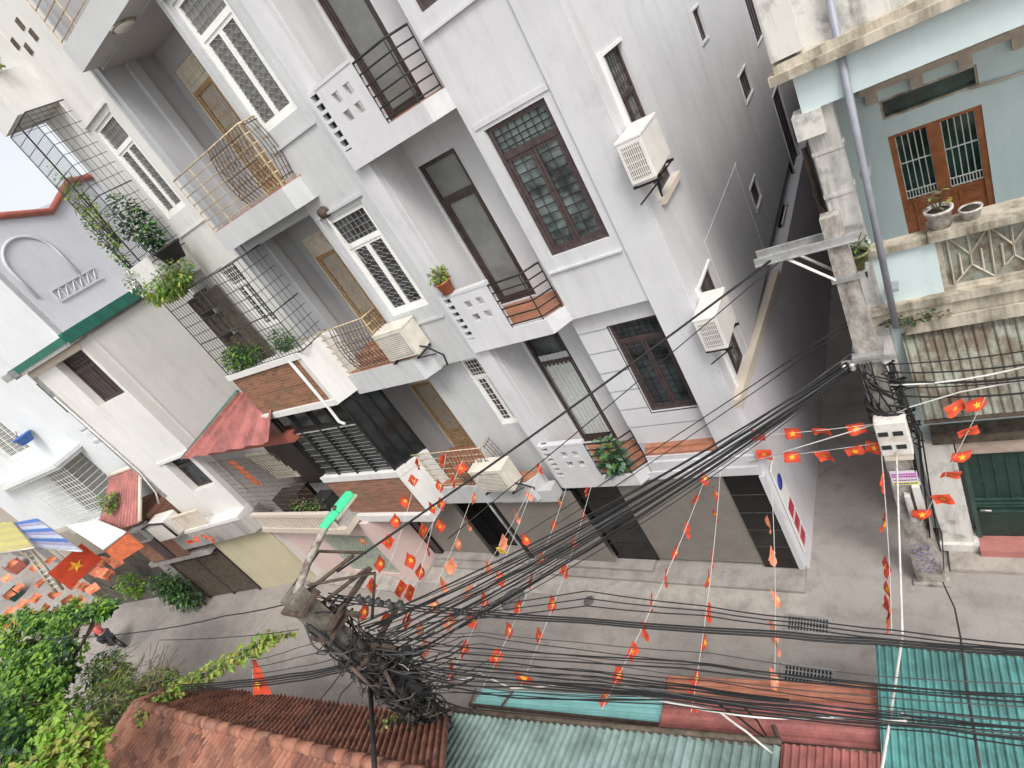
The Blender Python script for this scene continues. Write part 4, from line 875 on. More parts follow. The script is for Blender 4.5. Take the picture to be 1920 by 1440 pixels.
t = awning_cloth('canopy', 'crumpled white canopy between the barred bay and the hut', 'canopy', [cp((123,985),.55), cp((182,974),.5), cp((234,996),1.9), cp((192,1030),2.2)], [M['white']], 8)
s = MB(); a, b = cp((192,1030),2.2), cp((234,996),1.9); s.slab([a-Vector((0,0,.05)), b-Vector((0,0,.05)), b-Vector((0,0,.75)), a-Vector((0,0,.65))], PD.n*-.03); s.build('valance', M['orange'], t)
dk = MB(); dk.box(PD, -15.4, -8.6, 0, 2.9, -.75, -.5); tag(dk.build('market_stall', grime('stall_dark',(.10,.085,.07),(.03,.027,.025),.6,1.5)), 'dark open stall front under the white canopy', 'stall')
fh = thing('far_house', 'plain tan house farther down the lane beyond the awnings', 'house', (-50,5.2,0)); s = MB(); s.wbox(-90,-33.4,5.3,12,0,5.5); s.build('wall', M['tan'], fh)
for k in range(9): s = MB(); s.wbox(-80+k*5.1,-77+k*5.1,5.25,5.3,.1,2.4); s.build('shutter', M['ac_dark'], fh)
for k, (px, sz, m, lb) in enumerate([((25,1060),(2.2,.8,.9),M['red_trim'],'red-draped stall counter below the yellow awning'),((100,1075),(1.6,.8,.8),M['steel'],'grey stall counter left of the big flag'),((190,1105),(1.2,.7,1.0),M['bark'],'dark stall cupboard beside the light green shrub'),((20,1110),(1.8,.7,.8),M['green_gate'],'dark green stall counter at the left edge')]):
    p = onz(px, .45); t = thing('stall_counter', lb, 'stall', (p.x,p.y,0), 'stall counters by the lane'); s = MB(); x, y = p.x, p.y
    s.wbox(x-sz[0]/2,x+sz[0]/2,y-sz[1]/2,y+sz[1]/2,.05,sz[2]); s.build('body', m, t); s = MB(); s.wbox(x-sz[0]/2-.05,x+sz[0]/2+.05,y-sz[1]/2-.05,y+sz[1]/2+.05,sz[2],sz[2]+.05); s.build('top', M['steel'], t)
t = thing('ladder', 'pale wooden ladder leaning by the stalls at the far left', 'ladder', cp((60,1035),1.2)); s = MB(); a0, b0, a1, b1 = cp((48,1035),1.4), cp((105,1110),1.4), cp((58,1030),1.5), cp((118,1105),1.5)
s.tube([a0,b0], .06, 5); s.tube([a1,b1], .06, 5); s.build('rails', M['beigewood'], t); s = MB()
for k in range(1, 9): s.tube([a0.lerp(b0,k/9), a1.lerp(b1,k/9)], .04, 5)
s.build('rungs', M['beigewood'], t)
# ------------------------------------------------------------------ pale blue house on the right
PG = Pl(0, 8.3, 0); PGw = Pl(0, 9.9, 0)
G = thing('blue_house', 'pale blue house with a red-brown barred door behind a stained balcony', 'house', (.6,8.3,0))
dq = [PGw.px(q) for q in ((1663,260),(1840,193),(1870,413),(1705,437))]
GD = (dq[0][0]+.01, dq[1][0], 5.05, (dq[0][1]+dq[1][1])/2)
tq = [PGw.px(q) for q in ((1645,195),(1830,115),(1837,155),(1652,232))]
GT = (tq[0][0]+.02, tq[1][0], (tq[2][1]+tq[3][1])/2, (tq[0][1]+tq[1][1])/2)
s = MB(); s.wall(PGw, -1.35, 4, 5.0, 8.6, [GD, GT], .12)
s.wbox(-1.30,4,8.31,8.40,2.45,5.05); s.wbox(-1.02,4,8.40,9.9,5.0,5.16)
s.wbox(-1.02,-.10,8.22,8.32,5.3,6.10)
s.wbox(-1.10,4,8.05,9.9,8.30,8.76)
s.build('wall', M['g_wall'], G); s = MB(); s.slab([(-1.02,8.43,0),(-1.10,8.43,0),(-1.45,14,0),(-1.45,24,0),(-1.02,24,0)], (0,0,4.9)); s.build('side_wall', M['concrete'], G); s = MB(); s.slab([(-1.02,8.43,4.902),(-1.10,8.43,4.902),(-1.45,14,4.902),(-1.45,24,4.902),(-1.02,24,4.902)], (0,0,4.1)); s.build('side_wall', M['sidewall'], G)  # near-black upper part paints in the gap's shade; paler lower part bounces light
eh = thing('alley_house', 'near-black house closing the far end of the alley', 'house', (-2.2,24,0)); s = MB(); s.wbox(-3.0,4,24.05,30,0,9.5); s.build('wall', M['sidewall'], eh); s = MB()  # the darkness at the alley's end is put into the house colour
for z in (2.6,5.4): s.wbox(-2.8,-1.9,24.0,24.05,z,z+1.2)
s.build('window', M['dark'], eh)
s = MB(); s.tube([(-1.16,8.7,0),(-1.16,8.7,8)], .05, 8); s.build('drainpipe', M['steel'], G)
s = MB(); s.tube([(-1.5,10.2,7.2),(-1.52,10.2,0)], .04, 8); s.tube([(-1.3,9.3,6.3),(-1.7,11.2,6.0)], .03, 6); s.build('service_pipe', M['rust'], G)
bd = MB(); bd.wbox(-.9,4,10.3,18,.2,10.4); bd.wbox(-.95,4,8.45,10.3,8.8,10.4); bd.wbox(-1.0,4,8.42,10.3,.2,4.9); bd.build('core', M['g_wall'], G)
s = MB(); s.wbox(-1.12,-.80,8.18,8.42,2.6,8.30); 
for z in (5.3,6.2,7.1,7.7): s.wbox(-1.14,-.78,8.165,8.43,z,z+.05)
s.wbox(-1.0,4,8.10,8.3,8.96,9.9); s.wbox(-1.25,-.92,7.95,8.35,9.0,10.6); s.wbox(-1.22,-.9,8.0,8.3,8.0,8.3)
s.build('corner_pillar', M['g_white'], G)
s = MB(); s.wbox(-1.32,4,7.88,8.4,8.765,8.87); s.wbox(-1.25,4,7.95,8.4,8.87,8.96); s.wbox(-1.3,-.85,7.9,8.3,10.6,10.75)
s.wbox(-1.08,-.12,8.16,8.40,6.10,6.19); s.wbox(-.16,4,8.12,8.55,6.12,6.22); s.wbox(-1.1,4,8.10,8.31,5.20,5.31); s.wbox(-1.05,4,8.16,8.31,4.98,5.20); s.wbox(-.62,4,8.12,8.31,4.78,4.97)
s.build('stained_cornice', M['g_trim'], G)
# moulding with brackets above the door
mz = GT[3]+.17; s = MB(); s.box(PGw, GT[0]-.2, 3.5, mz, mz+.09, 0, .12)
for k in range(5): a = GT[0]-.14+k*.52; s.box(PGw, a, a+.14, mz-.16, mz, 0, .10); s.box(PGw, a-.02, a+.16, mz+.09, mz+.13, 0, .16)
s.build('door_hood', plain('hood_beige',(.50,.40,.33),.85,0,.2,5), G)
# geometric balcony panel
s = MB(); a = -.06
s.wbox(-.10,4,8.28,8.31,5.31,6.12); s.build('balcony_panel', M['old_sheet'], G)
s = MB()
for k in range(4):
    c0 = .02+k*.42
    for (p, q2) in (((0,.05),(.21,.30)),((.21,.30),(.42,.05)),((0,.05),(0,.75)),((.21,.30),(.21,.78)),((.0,.78),(.21,.45)),((.42,.78),(.21,.45)),((.1,.18),(.1,.5)),((.32,.18),(.32,.5))):
        s.tube([(c0+p[0],8.265,5.31+p[1]), (c0+q2[0],8.265,5.31+q2[1])], .014, 4)
s.wbox(-.1,4,8.24,8.28,5.31,5.36); s.wbox(-.1,-.04,8.24,8.28,5.36,6.1); s.build('lattice', M['g_trim'], G)
# door
f = MB(); P = PGw; a0, a1, z0, z1 = GD
f.box(P, a0, a0+.075, z0, z1, -.1, -.02); f.box(P, a1-.075, a1, z0, z1, -.1, -.02); f.box(P, a0+.075, a1-.075, z1-.05, z1, -.1, -.02); am = (a0+a1)/2; f.box(P, am-.075, am+.075, z0, z1-.05, -.09, -.03); zp = z0+.90
f.box(P, a0+.075, am-.075, z0, zp, -.09, -.05); f.box(P, am+.075, a1-.075, z0, zp, -.09, -.05)
for u0, u1 in ((a0+.14,am-.15),(am+.15,a1-.14)):
    f.box(P, u0, u1, z0+.35, z0+.62, -.05, -.03); f.box(P, u0, u1, z0+.68, zp-.06, -.05, -.03); f.box(P, u0+.05, u1-.05, z0+.72, zp-.10, -.03, -.02)
d = f.build('door', M['doorwood'], G)
f = MB(); f.box(P, a0+.075, a1-.075, zp, z1-.05, -.11, -.092); f.build('pane', glass('green_pane',(.02,.045,.035),.1,.6), d)
for u0, u1 in ((a0+.08,am-.08),(am+.08,a1-.08)):
    f = MB()
    for k in range(6): a = u0+(u1-u0)*k/5; f.bar(P.w(a,zp,-.06), P.w(a,z1-.06,-.06), .007)
    for z in (zp+.02, zp+.14, zp+(z1-zp)*.55): f.bar(P.w(u0,z,-.06), P.w(u1,z,-.06), .011)
    for k in range(5): a = u0+(u1-u0)*(k+.5)/5; f.bar(P.w(a,zp+.02,-.055), P.w(a,zp+.14,-.055), .006)
    f.build('grille', M['whiteiron'], d)
f = MB(); a0, a1, z0, z1 = GT; f.box(P, a0, a1, z0, z0+.03, -.1, .0); f.box(P, a0, a0+.03, z0+.03, z1, -.1, 0); f.box(P, a1-.03, a1, z0+.03, z1, -.1, 0); f.box(P, a0+.03, a1-.03, z1-.03, z1, -.1, 0); tw = f.build('transom_window', M['g_trim'], G)
f = MB(); f.box(P, a0+.03, a1-.03, z0+.03, z1-.03, -.09, -.07); f.build('pane', glass('dim_green_pane',(.035,.06,.05),.15,.5), tw)
# conduit, grey standpipe
f = MB(); f.tube([P.w(a1-.1,z0+.02,.05), P.w(a1+.3,z0-.02,.05), P.w(a1+1.5,z0-.02,.05)], .022, 6); f.build('conduit', M['ledge'], G)
f = MB(); p0, p1 = ony((1548,-40), 8.02), ony((1680,612), 8.02); xm = (p0.x+p1.x)/2; f.tube([(p0.x,8.0,p0.z),(p1.x,8.0,p1.z)], .042, 8)
for z in (5.6,7.3): f.wbox(xm-.06,xm+.06,8.0,8.2,z,z+.04)
f.build('standpipe', plain('grey_pipe',(.27,.28,.32),.5,.1,.12,4), G)
# corrugated awning over the gate
u0, u1, l1, l0 = ony((1688,622),8.28), ony((1990,578),8.28), ony((1990,756),7.5), ony((1733,795),7.5)
zu = (u0.z+u1.z)/2; zl = (l0.z+l1.z)/2
s = MB(); quadsheet(s, [(u0.x,8.28,zu),(2.2,8.28,zu),(2.2,7.5,zl),(l0.x,7.5,zl)], 26, .03); s.build('corrugated_awning', M['old_sheet'], G)
s = MB(); s.wbox(l0.x,2.2,7.50,7.56,zl-.08,zl-.03); s.wbox(l0.x,2.2,8.0,8.29,2.70,2.86); s.build('awning_batten', M['bark'], G)
s = MB(); s.wbox(-.34,2.2,8.10,8.31,2.36,2.68); s.build('gate_lintel', plain('lintel_tan',(.40,.315,.255),.85,0,.25,3), G)
s = MB(); s.wbox(-.80,-.36,8.06,8.40,.26,2.68); s.wbox(-.85,-.30,8.0,8.45,.09,.26); s.build('gate_pillar', M['g_white'], G)
s = MB(); s.wbox(-.30,2.4,8.22,8.26,.26,2.36); gt = s.build('gate', M['green_gate'], G)
s = MB()
for x in (-.30,.62,1.5): s.wbox(x,x+.06,8.17,8.22,.26,2.36)
for z in (.9,1.04,1.10,1.2): s.wbox(-.24,.62,8.18,8.22,z,z+.022); s.wbox(.7,1.5,8.18,8.22,z,z+.022)
for k in range(6): s.bar((-.24+k*.16,8.20,1.22),(-.24+k*.16,8.20,2.34), .007)
s.build('gate_rails', grime('gate_rail_green',(.05,.10,.085),(.02,.035,.03),.4,4,.45,.3), gt)
s = MB(); s.tube([(-.2,8.165,.98),(-.05,8.15,.98)], .02, 5); s.build('latch', M['steel'], gt)
s = MB(); s.wbox(-.30,2.4,7.9,8.22,.09,.25); s.build('step', M['redstep'], G)
# pots on the coping
def pot(label, c, r, h, m, cat='flower pot', plantmats=None, n=0):
    t = thing('flower_pot', label, cat, c); s = MB(); s.lathe(c, [(r*.72,0),(r*.95,h*.85),(r*1.08,h*.86),(r*1.10,h),(r*.92,h),(r*.86,h*.8)], 20); s.build('pot', m, t)
    s = MB(); s.lathe(Vector(c)+Vector((0,0,h*.78)), [(r*.86,0),(r*.86,.02)], 16); s.build('soil', M['soil'], t)
    if plantmats:
        s = MB()
        for i in range(n): s.m = random.randrange(len(plantmats)); leaf_cluster(s, Vector(c)+Vector((0,0,h+r*.8)), (r*1.3,r*1.3,r*1.0), 1, r*.55, droop=.6)
        s.build('leaves', plantmats, t)
        s = MB()
        for k in range(7): a = k*.9; s.tube([Vector(c)+Vector((0,0,h*.8)), Vector(c)+Vector((cos(a)*r*.5,sin(a)*r*.5,h+r*.9)), Vector(c)+Vector((cos(a)*r*1.2,sin(a)*r*1.2,h+r*1.6))], .006, 4)
        s.build('stems', M['bark'], t)
    return t
p = ony((1768,442), 8.3); pot('stained white flower pot with dry twigs on the coping in front of the red-brown door', (p.x,8.32,6.22), .145, .26, M['whitepot'], plantmats=[M['dry'],M['leaf_y']], n=26)
p = ony((1826,430), 8.3); pot('empty pale bowl-shaped flower pot right of the twiggy pot on the coping', (p.x,8.34,6.22), .115, .15, M['whitepot'])
p = ony((1612,470), 8.3); pot('mossy green flower pot with a small fern at the left end of the blue balcony', (-.93,8.05,6.06), .13, .24, grime('mossy_pot',(.22,.22,.08),(.08,.09,.03),.6,9), plantmats=[M['leaf_d'],M['leaf']], n=60)
p = PA.px((835,520), .4); pot('orange clay pot of trailing flowers on the end of the middle white parapet', (-6.95,7.32,7.90), .15, .24, M['clay'], plantmats=[M['leaf'],M['leaf_y'],M['leaf_b']], n=170)
plant('potted_plant', 'broad-leaved green plant on the lowest white balcony in front of the curtained door', 'plant', (-5.72,7.42,3.2), (.30,.25,.42), 190, .16, [M['leaf'],M['leaf_blue'],M['leaf_d']], stems=6)
plant('creeping_plant', 'dead weedy growth along the stained ledge above the corrugated awning', 'plant', (-.5,8.1,5.0), (.42,.08,.06), 130, .06, [M['dry'],M['leaf_d']], stems=4)
# ------------------------------------------------------------------ right utility pole
U = thing('utility_pole', 'square concrete utility pole with a steel crossarm at the alley mouth', 'utility pole', (-1.05,7.5,0))
s = MB(); X, Y = -1.04, 7.5
def taper(mb, x, y, z0, z1, w0, w1, d0, d1):
    mb.hexa([(x-w0,y-d0,z0),(x+w0,y-d0,z0),(x+w0,y+d0,z0),(x-w0,y+d0,z0),(x-w1,y-d1,z1),(x+w1,y-d1,z1),(x+w1,y+d1,z1),(x-w1,y+d1,z1)])
taper(s, X, Y, 0, 7.18, .205, .105, .14, .09); s.wbox(X-.26,X+.26,Y-.2,Y+.2,.0,.06); s.build('post', M['pole'], U)
s = MB(); s.wbox(X-.235,X-.205,Y-.15,Y+.15,0,.9) if False else None
za = 6.82
for y in (Y-.13, Y+.10): s.hexa([(-2.0,y,za),(-.80,y,za),(-.80,y+.03,za),(-2.0,y+.03,za),(-2.0,y,za+.09),(-.80,y,za+.09),(-.80,y+.03,za+.09),(-2.0,y+.03,za+.09)]); s.wbox(-2.0,-.80,y-.03,y+.03,za-.012,za)
for y in (Y-.12, Y+.11): s.tube([(-1.15,y,6.33),(-1.62,y,za-.01)], .022, 4)
s.wbox(-1.2,-.80,Y-.13,Y-.105,6.28,6.35); s.wbox(-.82,-.78,Y-.13,Y+.13,6.28,6.35); s.build('crossarm', M['steel'], U)
s = MB(); s.wbox(-1.36,-.72,7.33,7.37,4.98,5.05); s.wbox(-1.22,-.85,7.30,7.70,5.06,5.11)
for x in (-1.34,-1.24): s.lathe((x,7.30,4.92), [(.03,0),(.045,.03),(.03,.06),(.045,.09),(.03,.12)], 8)
s.build('cable_rack', M['steel'], U)
s = MB()
for k in range(26):
    a = random.uniform(0,6.28); z = random.uniform(3.9,5.05); pts = []
    r0 = random.uniform(.14,.30)
    for q in range(9): pts.append((X+.10+r0*cos(a+q*.7), Y-.12+.14*sin(a+q*.7), z-.09*q*random.uniform(.6,1.2)))
    s.tube(pts, random.choice((.008,.012,.016)), 5)
for k in range(4): x = X-.13+k*.05; s.tube([(x,7.33,5.0),(x+random.uniform(-.05,.1),7.34,4.5),(x+random.uniform(-.03,.12),7.33,4.05)], random.choice((.006,.012)), 5)
for k in range(6): s.tube([(X+.15+random.uniform(0,.12),7.36,4.9),(X+.2+random.uniform(0,.2),7.33,3.6),(X+.12+random.uniform(0,.15),7.34,random.uniform(1.2,2.2))], .012, 5)
s.build('pole_wiring', M['cable'], U)
s = MB(); s.wbox(X-.03,X+.05,7.27,7.36,1.75,2.35); s.wbox(X+.10,X+.20,7.27,7.36,1.9,2.55); s.build('conduit_boxes', M['g_white'], U)
s = MB(); random.seed(11)
for k in range(9):      # purple spray-painted scrawl
    z = 1.05-k*.085; pts = [(X-.14+q*.035, 7.352-.145*0-.0, z+random.uniform(-.05,.05)) for q in range(9)]; s.tube([(x, Y-.135+.0-.006*(1), zz) for x, y_, zz in pts], .008, 4)
s.build('spray_marks', plain('faded_purple',(.20,.17,.27),.9), U)
t = thing('meter_box', 'white electric meter box with four dark windows on the concrete utility pole', 'meter box', (-.97,7.3,3.3))
s = MB(); s.wbox(-1.17,-.78,7.10,7.32,3.42,4.06); b_ = s.build('casing', grime('meter_white',(.66,.64,.60),(.42,.36,.28),.3,5), t); bv = b_.modifiers.new('bevel','BEVEL'); bv.width = .012
s = MB()
for x in (-1.09,-.91):
    for z in (3.56,3.82): s.wbox(x-.05,x+.07,7.088,7.10,z,z+.075)
s.build('meter_window', M['dark'], t); s = MB(); s.wbox(-1.15,-.80,7.12,7.31,3.30,3.42); s.build('terminal_cover', M['ledge'], t)
t = thing('ad_sign', 'small pink, white and yellow advert plate tied to the concrete utility pole', 'sign', (-1.0,7.3,2.5))
s = MB(); s.wbox(-1.18,-.82,7.325,7.335,2.55,2.86); s.build('plate', plain('plate_white',(.68,.62,.68),.5,0,.05,3), t)
s = MB(); s.wbox(-1.17,-.83,7.322,7.325,2.71,2.82); s.build('pink_band', plain('plate_pink',(.70,.36,.62),.5), t)
s = MB(); s.wbox(-1.17,-.83,7.322,7.325,2.56,2.62); s.build('yellow_band', plain('plate_yellow',(.62,.66,.10),.5), t)
s = MB(); random.seed(3)
for (z, h) in ((2.785,.02),(2.735,.025),(2.655,.02),(2.58,.025)):
    x = -1.155
    while x < -.86: wd = random.uniform(.012,.03); s.wbox(x,x+wd,7.3195,7.322,z,z+h); x += wd+.008
s.build('print_marks', plain('print_ink',(.16,.06,.22),.6), t)
# ------------------------------------------------------------------ foreground sheds
def shed(name, label, pts, z, m, n, amp=.028, h=2.6, walls=True, cat='shed roof', zn=None):
    t = thing(name, label, cat, pts[0]); s = MB(); quadsheet(s, pts, n, amp); s.build('roof', m, t)
    s = MB(); p = [Vector(q) for q in pts]
    s.tube([p[0]-Vector((0,0,.06)), p[1]-Vector((0,0,.06))], .035, 5); s.build('purlin', M['rust'], t); s = MB(); s.tube([p[3]-Vector((0,0,.06)), p[2]-Vector((0,0,.06))], .035, 5); s.build('purlin', M['rust'], t)
    if walls:
        s = MB(); q = [p[0].lerp(p[2],.08), p[1].lerp(p[3],.08), p[2].lerp(p[0],.08), p[3].lerp(p[1],.08)]
        zt = min(v.z for v in p)-.1; s.hexa([(v.x,v.y,0) for v in q]+[(v.x,v.y,zt) for v in q]); s.build('wall', M['tan'], t)
    return t
Zs = 3.0
a, b = onz((848,1335),3.0), onz((1462,1397),3.05)
shed('corrugated_shed', 'large grey-green corrugated shed roof at the bottom centre', [a, b, Vector((b.x+.05,-2.6,3.45)), Vector((a.x-.3,-2.6,3.45))], 3, M['green_sheet'], 44, .03)
e = MB(); e.tube([a+Vector((-.02,.03,.03)), a.lerp(b,.5)+Vector((0,.03,.0)), b+Vector((.02,.03,.03))], .04, 5); e.tube([b+Vector((0,.02,0)), onz((1450,1360),3.05)], .03, 4); tag(e.build('timber_beam', M['bark']), 'dark wooden edge beam along the grey-green corrugated roof', 'beam')
c = [onz(q,2.62) for q in ((905,1292),(1252,1312),(1252,1358),(885,1326))]
shed('awning_sheet', 'narrow blue-green awning sheet beyond the grey-green shed roof', [c[0], c[3], c[2], c[1]], 2.6, plain('blue_green_sheet',(.20,.43,.42),.5,.05,.15,2), 4, .02, walls=False, cat='awning')
s = MB(); p = onz((880,1322),2.7); s.tube([onz((880,1322),2.7), onz((892,1292),2.66)], .03, 4); s.tube([onz((940,1324),2.68), onz((962,1296),2.66)], .025, 4); s.tube([onz((880,1322),2.7), onz((1250,1360),2.68)], .03, 4); tag(s.build('bare_trellis', M['rust']), 'dark bare awning frame at the left end of the blue-green sheet', 'frame')
c = [onz(q,2.66) for q in ((1250,1268),(1652,1288),(1670,1402),(1250,1352))]
c1 = [onz(q,2.70) for q in ((1250,1308),(1660,1330))]
shed('awning_sheet', 'rusty red ribbed awning sheet beside the lane below the black cables', [c[0], c1[0], c1[1], c[1]], 2.6, M['orange_sheet'], 4, .022, walls=False, cat='awning')
shed('awning_sheet', 'rose red ribbed awning sheet nearer than the rusty one', [c1[0]+Vector((0,0,.05)), c[3]+Vector((0,-.6,.14)), c[2]+Vector((0,-.6,.14)), c1[1]+Vector((0,0,.05))], 2.6, M['red_sheet'], 4, .022, walls=False, cat='awning')
a, b = onz((1465,1393),2.95), onz((1690,1412),2.95)
shed('corrugated_shed', 'small rose red corrugated roof between the grey-green and the teal roofs', [a, b, Vector((b.x,-2.4,3.2)), Vector((a.x+.12,-2.4,3.2))], 3, M['red_sheet'], 14, .026)
a, b = onz((1640,1208),2.85), onz((2060,1238),2.85); m_ = onz((1672,1402),3.05)
shed('corrugated_shed', 'teal corrugated shed roof at the bottom right', [a, b, Vector((b.x,-1.5,3.45)), Vector((a.x+.32,-1.5,3.45))], 3, M['teal_sheet'], 26, .03)
# tiled house
T = thing('tiled_house', 'low house with an old terracotta tile roof and a sagging ridge at the bottom left', 'house', (-11,1,0))
ZE, ZR = 3.15, 4.25
E0, E1 = onz((345,1288),ZE), onz((842,1352),ZE); R0, R1 = onz((258,1322),ZR), onz((700,1432),ZR)
def tiles(A0, A1, B1, B0, ncol, nrow, sag=0):
    """rows of barrel tiles from the eave (A) up to the ridge (B)"""
    mb = MB(); A0, A1, B1, B0 = map(Vector, (A0, A1, B1, B0)); nrm = (A1-A0).cross(B0-A0).normalized()
    if nrm.z < 0: nrm = -nrm
    SUB = 6; random.seed(5); jit = [[random.uniform(-.012,.012) for _ in range(ncol+1)] for _ in range(nrow+1)]; vs = []; fs = []; W_ = ncol*SUB+1
    for r in range(nrow):
        for e in (0, 1):
            v = (r+e*.999)/nrow
            for i in range(W_):
                u = i/(W_-1); k = min(ncol-1, int(u*ncol)); ph = (u*ncol) % 1
                q = (A0*(1-u)+A1*u)*(1-v)+(B0*(1-u)+B1*u)*v
                h = .07*abs(sin(pi*ph))+(.03*(1-e))+jit[r][k]*.8
                q = q+nrm*h-Vector((0,0,sag*sin(pi*u)*v)); vs.append(q)
    for r in range(nrow*2-1):
        for i in range(W_-1): a = r*W_+i; fs.append((a,a+1,a+W_+1,a+W_))
    mb.add(vs, fs); return mb
def tilemat():
    m, t, b = nt('old_terracotta'); v = coords(t)
    vo = N(t, 'ShaderNodeTexVoronoi'); vo.inputs['Scale'].default_value = 4.2; L(t, v, vo.inputs['Vector'])
    c = ramp(t, vo.outputs['Color'], [(.1,(.12,.05,.036)),(.45,(.235,.095,.06)),(.75,(.31,.14,.09)),(.95,(.17,.09,.07))])
    c = mixc(t, ramp(t, noise(t, v, 1.6, 8, .75), [(.46,(0,0,0)),(.76,(.75,)*3)]), c, (.10,.07,.055))
    c = mixc(t, ramp(t, noise(t, v, 9, 4, .6), [(.55,(0,0,0)),(.75,(.4,)*3)]), c, (.44,.24,.16))
    L(t, c, b.inputs['Base Color']); b.inputs['Roughness'].default_value = .9; bump(t, b, noise(t, v, 40, 3), .3, .01); return m
tm = tilemat()
nE0 = Vector((E0.x-1.0,-2.7,ZE-.35)); nE1 = Vector((E1.x+.2,-2.2,ZE-.35)); R1b = R0.lerp(R1, 1.18)
ro = tiles(E0, E1, R1b, R0, 66, 9, .10).build('roof', tm, T); tiles(nE0, nE1, R1b, R0, 66, 9, .10).build('roof', tm, T)
s = MB(); n = 22
for k in range(n):
    u0, u1 = k/n, (k+1.12)/n; p = R0.lerp(R1b,u0)-Vector((0,0,.10*sin(pi*u0)-.02)); q = R0.lerp(R1b,min(1,u1))-Vector((0,0,.10*sin(pi*min(1,u1))-.055)); s.tube([p,q], [.088,.10], 10)
s.build('ridge_tiles', tilemat(), ro)
s = MB(); s.tube([R0+Vector((0,0,.05)), E0+Vector((0,0,.08))], .09, 8); s.tube([R0+Vector((0,0,.05)), nE0+Vector((0,0,.08))], .09, 8); s.build('verge_tiles', tilemat(), ro)
s = MB(); s.hexa([(E0.x+.4,E0.y-.35,0),(E1.x-.2,E1.y-.35,0),(nE1.x-.2,nE1.y+.4,0),(nE0.x+.6,nE0.y+.4,0),(E0.x+.4,E0.y-.35,2.75),(E1.x-.2,E1.y-.35,2.75),(nE1.x-.2,nE1.y+.4,2.75),(nE0.x+.6,nE0.y+.4,2.75)]); s.build('wall', M['tan'], T)
p = onz((700,1375),3.75); plant('creeping_plant', 'straggling creeper with a yellow flower on the right of the tile roof', 'plant', (p.x,p.y,3.35), (.55,.4,.22), 260, .09, [M['leaf'],M['leaf_d'],M['leaf_y']], stems=6)
p = onz((640,1418),4.1); plant('creeping_plant', 'small bluish weed growing on the ridge of the tile roof', 'plant', (p.x,p.y-.2,3.85), (.25,.2,.14), 70, .09, [M['leaf_blue'],M['leaf_d']], stems=3)
# ------------------------------------------------------------------ left utility pole, street lamp, cable tangle
LX, LY = -7.42, 2.08
V = thing('utility_pole', 'weathered concrete utility pole choked with black cables beside the tile roof', 'utility pole', (LX,LY,0))
s = MB(); taper(s, LX, LY, 0, 6.5, .22, .15, .18, .13); s.build('post', M['poledark'], V)
s = MB(); random.seed(21)
for z in (6.3,5.7,5.05,4.6): s.wbox(LX-.24,LX+.24,LY-.20,LY+.20,z,z+.05)
for z in (5.75,4.95): s.wbox(LX-.30,LX+.55,LY+.20,LY+.26,z,z+.07); s.wbox(LX+.22,LX+.29,LY-.1,LY+.9,z+.1,z+.16)
for z in (6.35,6.05): s.tube([(LX-.05,LY+.1,z),(LX+.5,LY+.75,z+.03)], .03, 5)
s.tube([(LX+.12,LY+.2,6.45),(LX+.62,LY+.75,6.0),(LX+.30,LY+.4,5.4)], .025, 5); s.tube([(LX-.15,LY,6.48),(LX-.15,LY+.7,6.5),(LX+.3,LY+1.0,6.1)], .025, 5)
s.tube([(LX+.2,LY-.22,5.2),(LX+.22,LY-.24,4.5)], .03, 5); s.tube([(LX+.24,LY+.1,4.9),(LX+.5,LY-.15,4.55)], .035, 5)
s.build('bracket', M['rust'], V)
for k in range(5):
    s = MB(); a = onz([(676,1124),(694,1127),(712,1130),(732,1134),(752,1137)][k], 5.9); s.lathe(a, [(.03,-.06),(.055,-.02),(.03,.02),(.05,.06)], 8)
    s.build('insulator', M['cable_g'], V)
TG = thing('cable_tangle', 'thick tangle of coiled black cables bunched around the weathered pole', 'cables', (LX,LY,4))
s = MB(); random.seed(5)
def strand(mb, z0, n, r0, step, wob, rad):
    # a cable that wraps and droops along the pole
    a0 = random.uniform(0,6.28); tw = random.choice((-1,1))*random.uniform(.15,.8); pts = []
    for q in range(n):
        rr = r0*(1+.35*sin(q*.9+a0)); pts.append(Vector((LX+.04+rr*cos(a0+tw*q)+random.gauss(0,wob), LY+.03+rr*.85*sin(a0+tw*q)+random.gauss(0,wob), z0-step*q+random.gauss(0,.03))))
    mb.tube(pts, rad, 5)
for k in range(135): s.m = random.choice((0,0,1,2)); strand(s, random.choice((random.uniform(3.6,5.3),random.uniform(3.4,6.4))), random.randint(6,13), random.choice((.2,.26,.33)), random.uniform(.05,.16), .03, random.choice((.006,.008,.011,.015)))
for k in range(50):      # ragged loops on the street side, mostly low down
    s.m = random.choice((0,0,1)); c = Vector((LX+random.gauss(.18,.16), LY+random.gauss(.20,.14), random.gauss(4.35,.42))); r = random.uniform(.06,.24); a0 = random.uniform(0,6.28); tx, ty = random.uniform(-1.2,1.2), random.uniform(-1.2,1.2); sq = random.uniform(.35,.9); pts = []
    for q in range(random.randint(5,10)): t = a0+q*.6; pts.append(c+Vector((r*cos(t), r*sin(t)*sq, r*(tx*cos(t)+ty*sin(t))-.03*q))+Vector([random.gauss(0,.018) for _ in range(3)]))
    s.tube(pts, random.choice((.006,.008,.012)), 5)
for k in range(46):      # loose ends fanning to the right and along the lane
    s.m = random.choice((0,0,2)); c = Vector((LX+random.uniform(.05,.3), LY+random.uniform(0,.3), random.uniform(3.9,5.5))); ln = random.uniform(.35,1.3); d = Vector((1,random.uniform(-.1,.8),random.uniform(-.35,.25))).normalized(); s.tube([c, c+d*ln*.4-Vector((0,0,.08)), c+d*ln*.75-Vector((0,0,.09)), c+d*ln+Vector((0,0,random.uniform(-.1,.05)))], random.choice((.006,.009,.012)), 5)
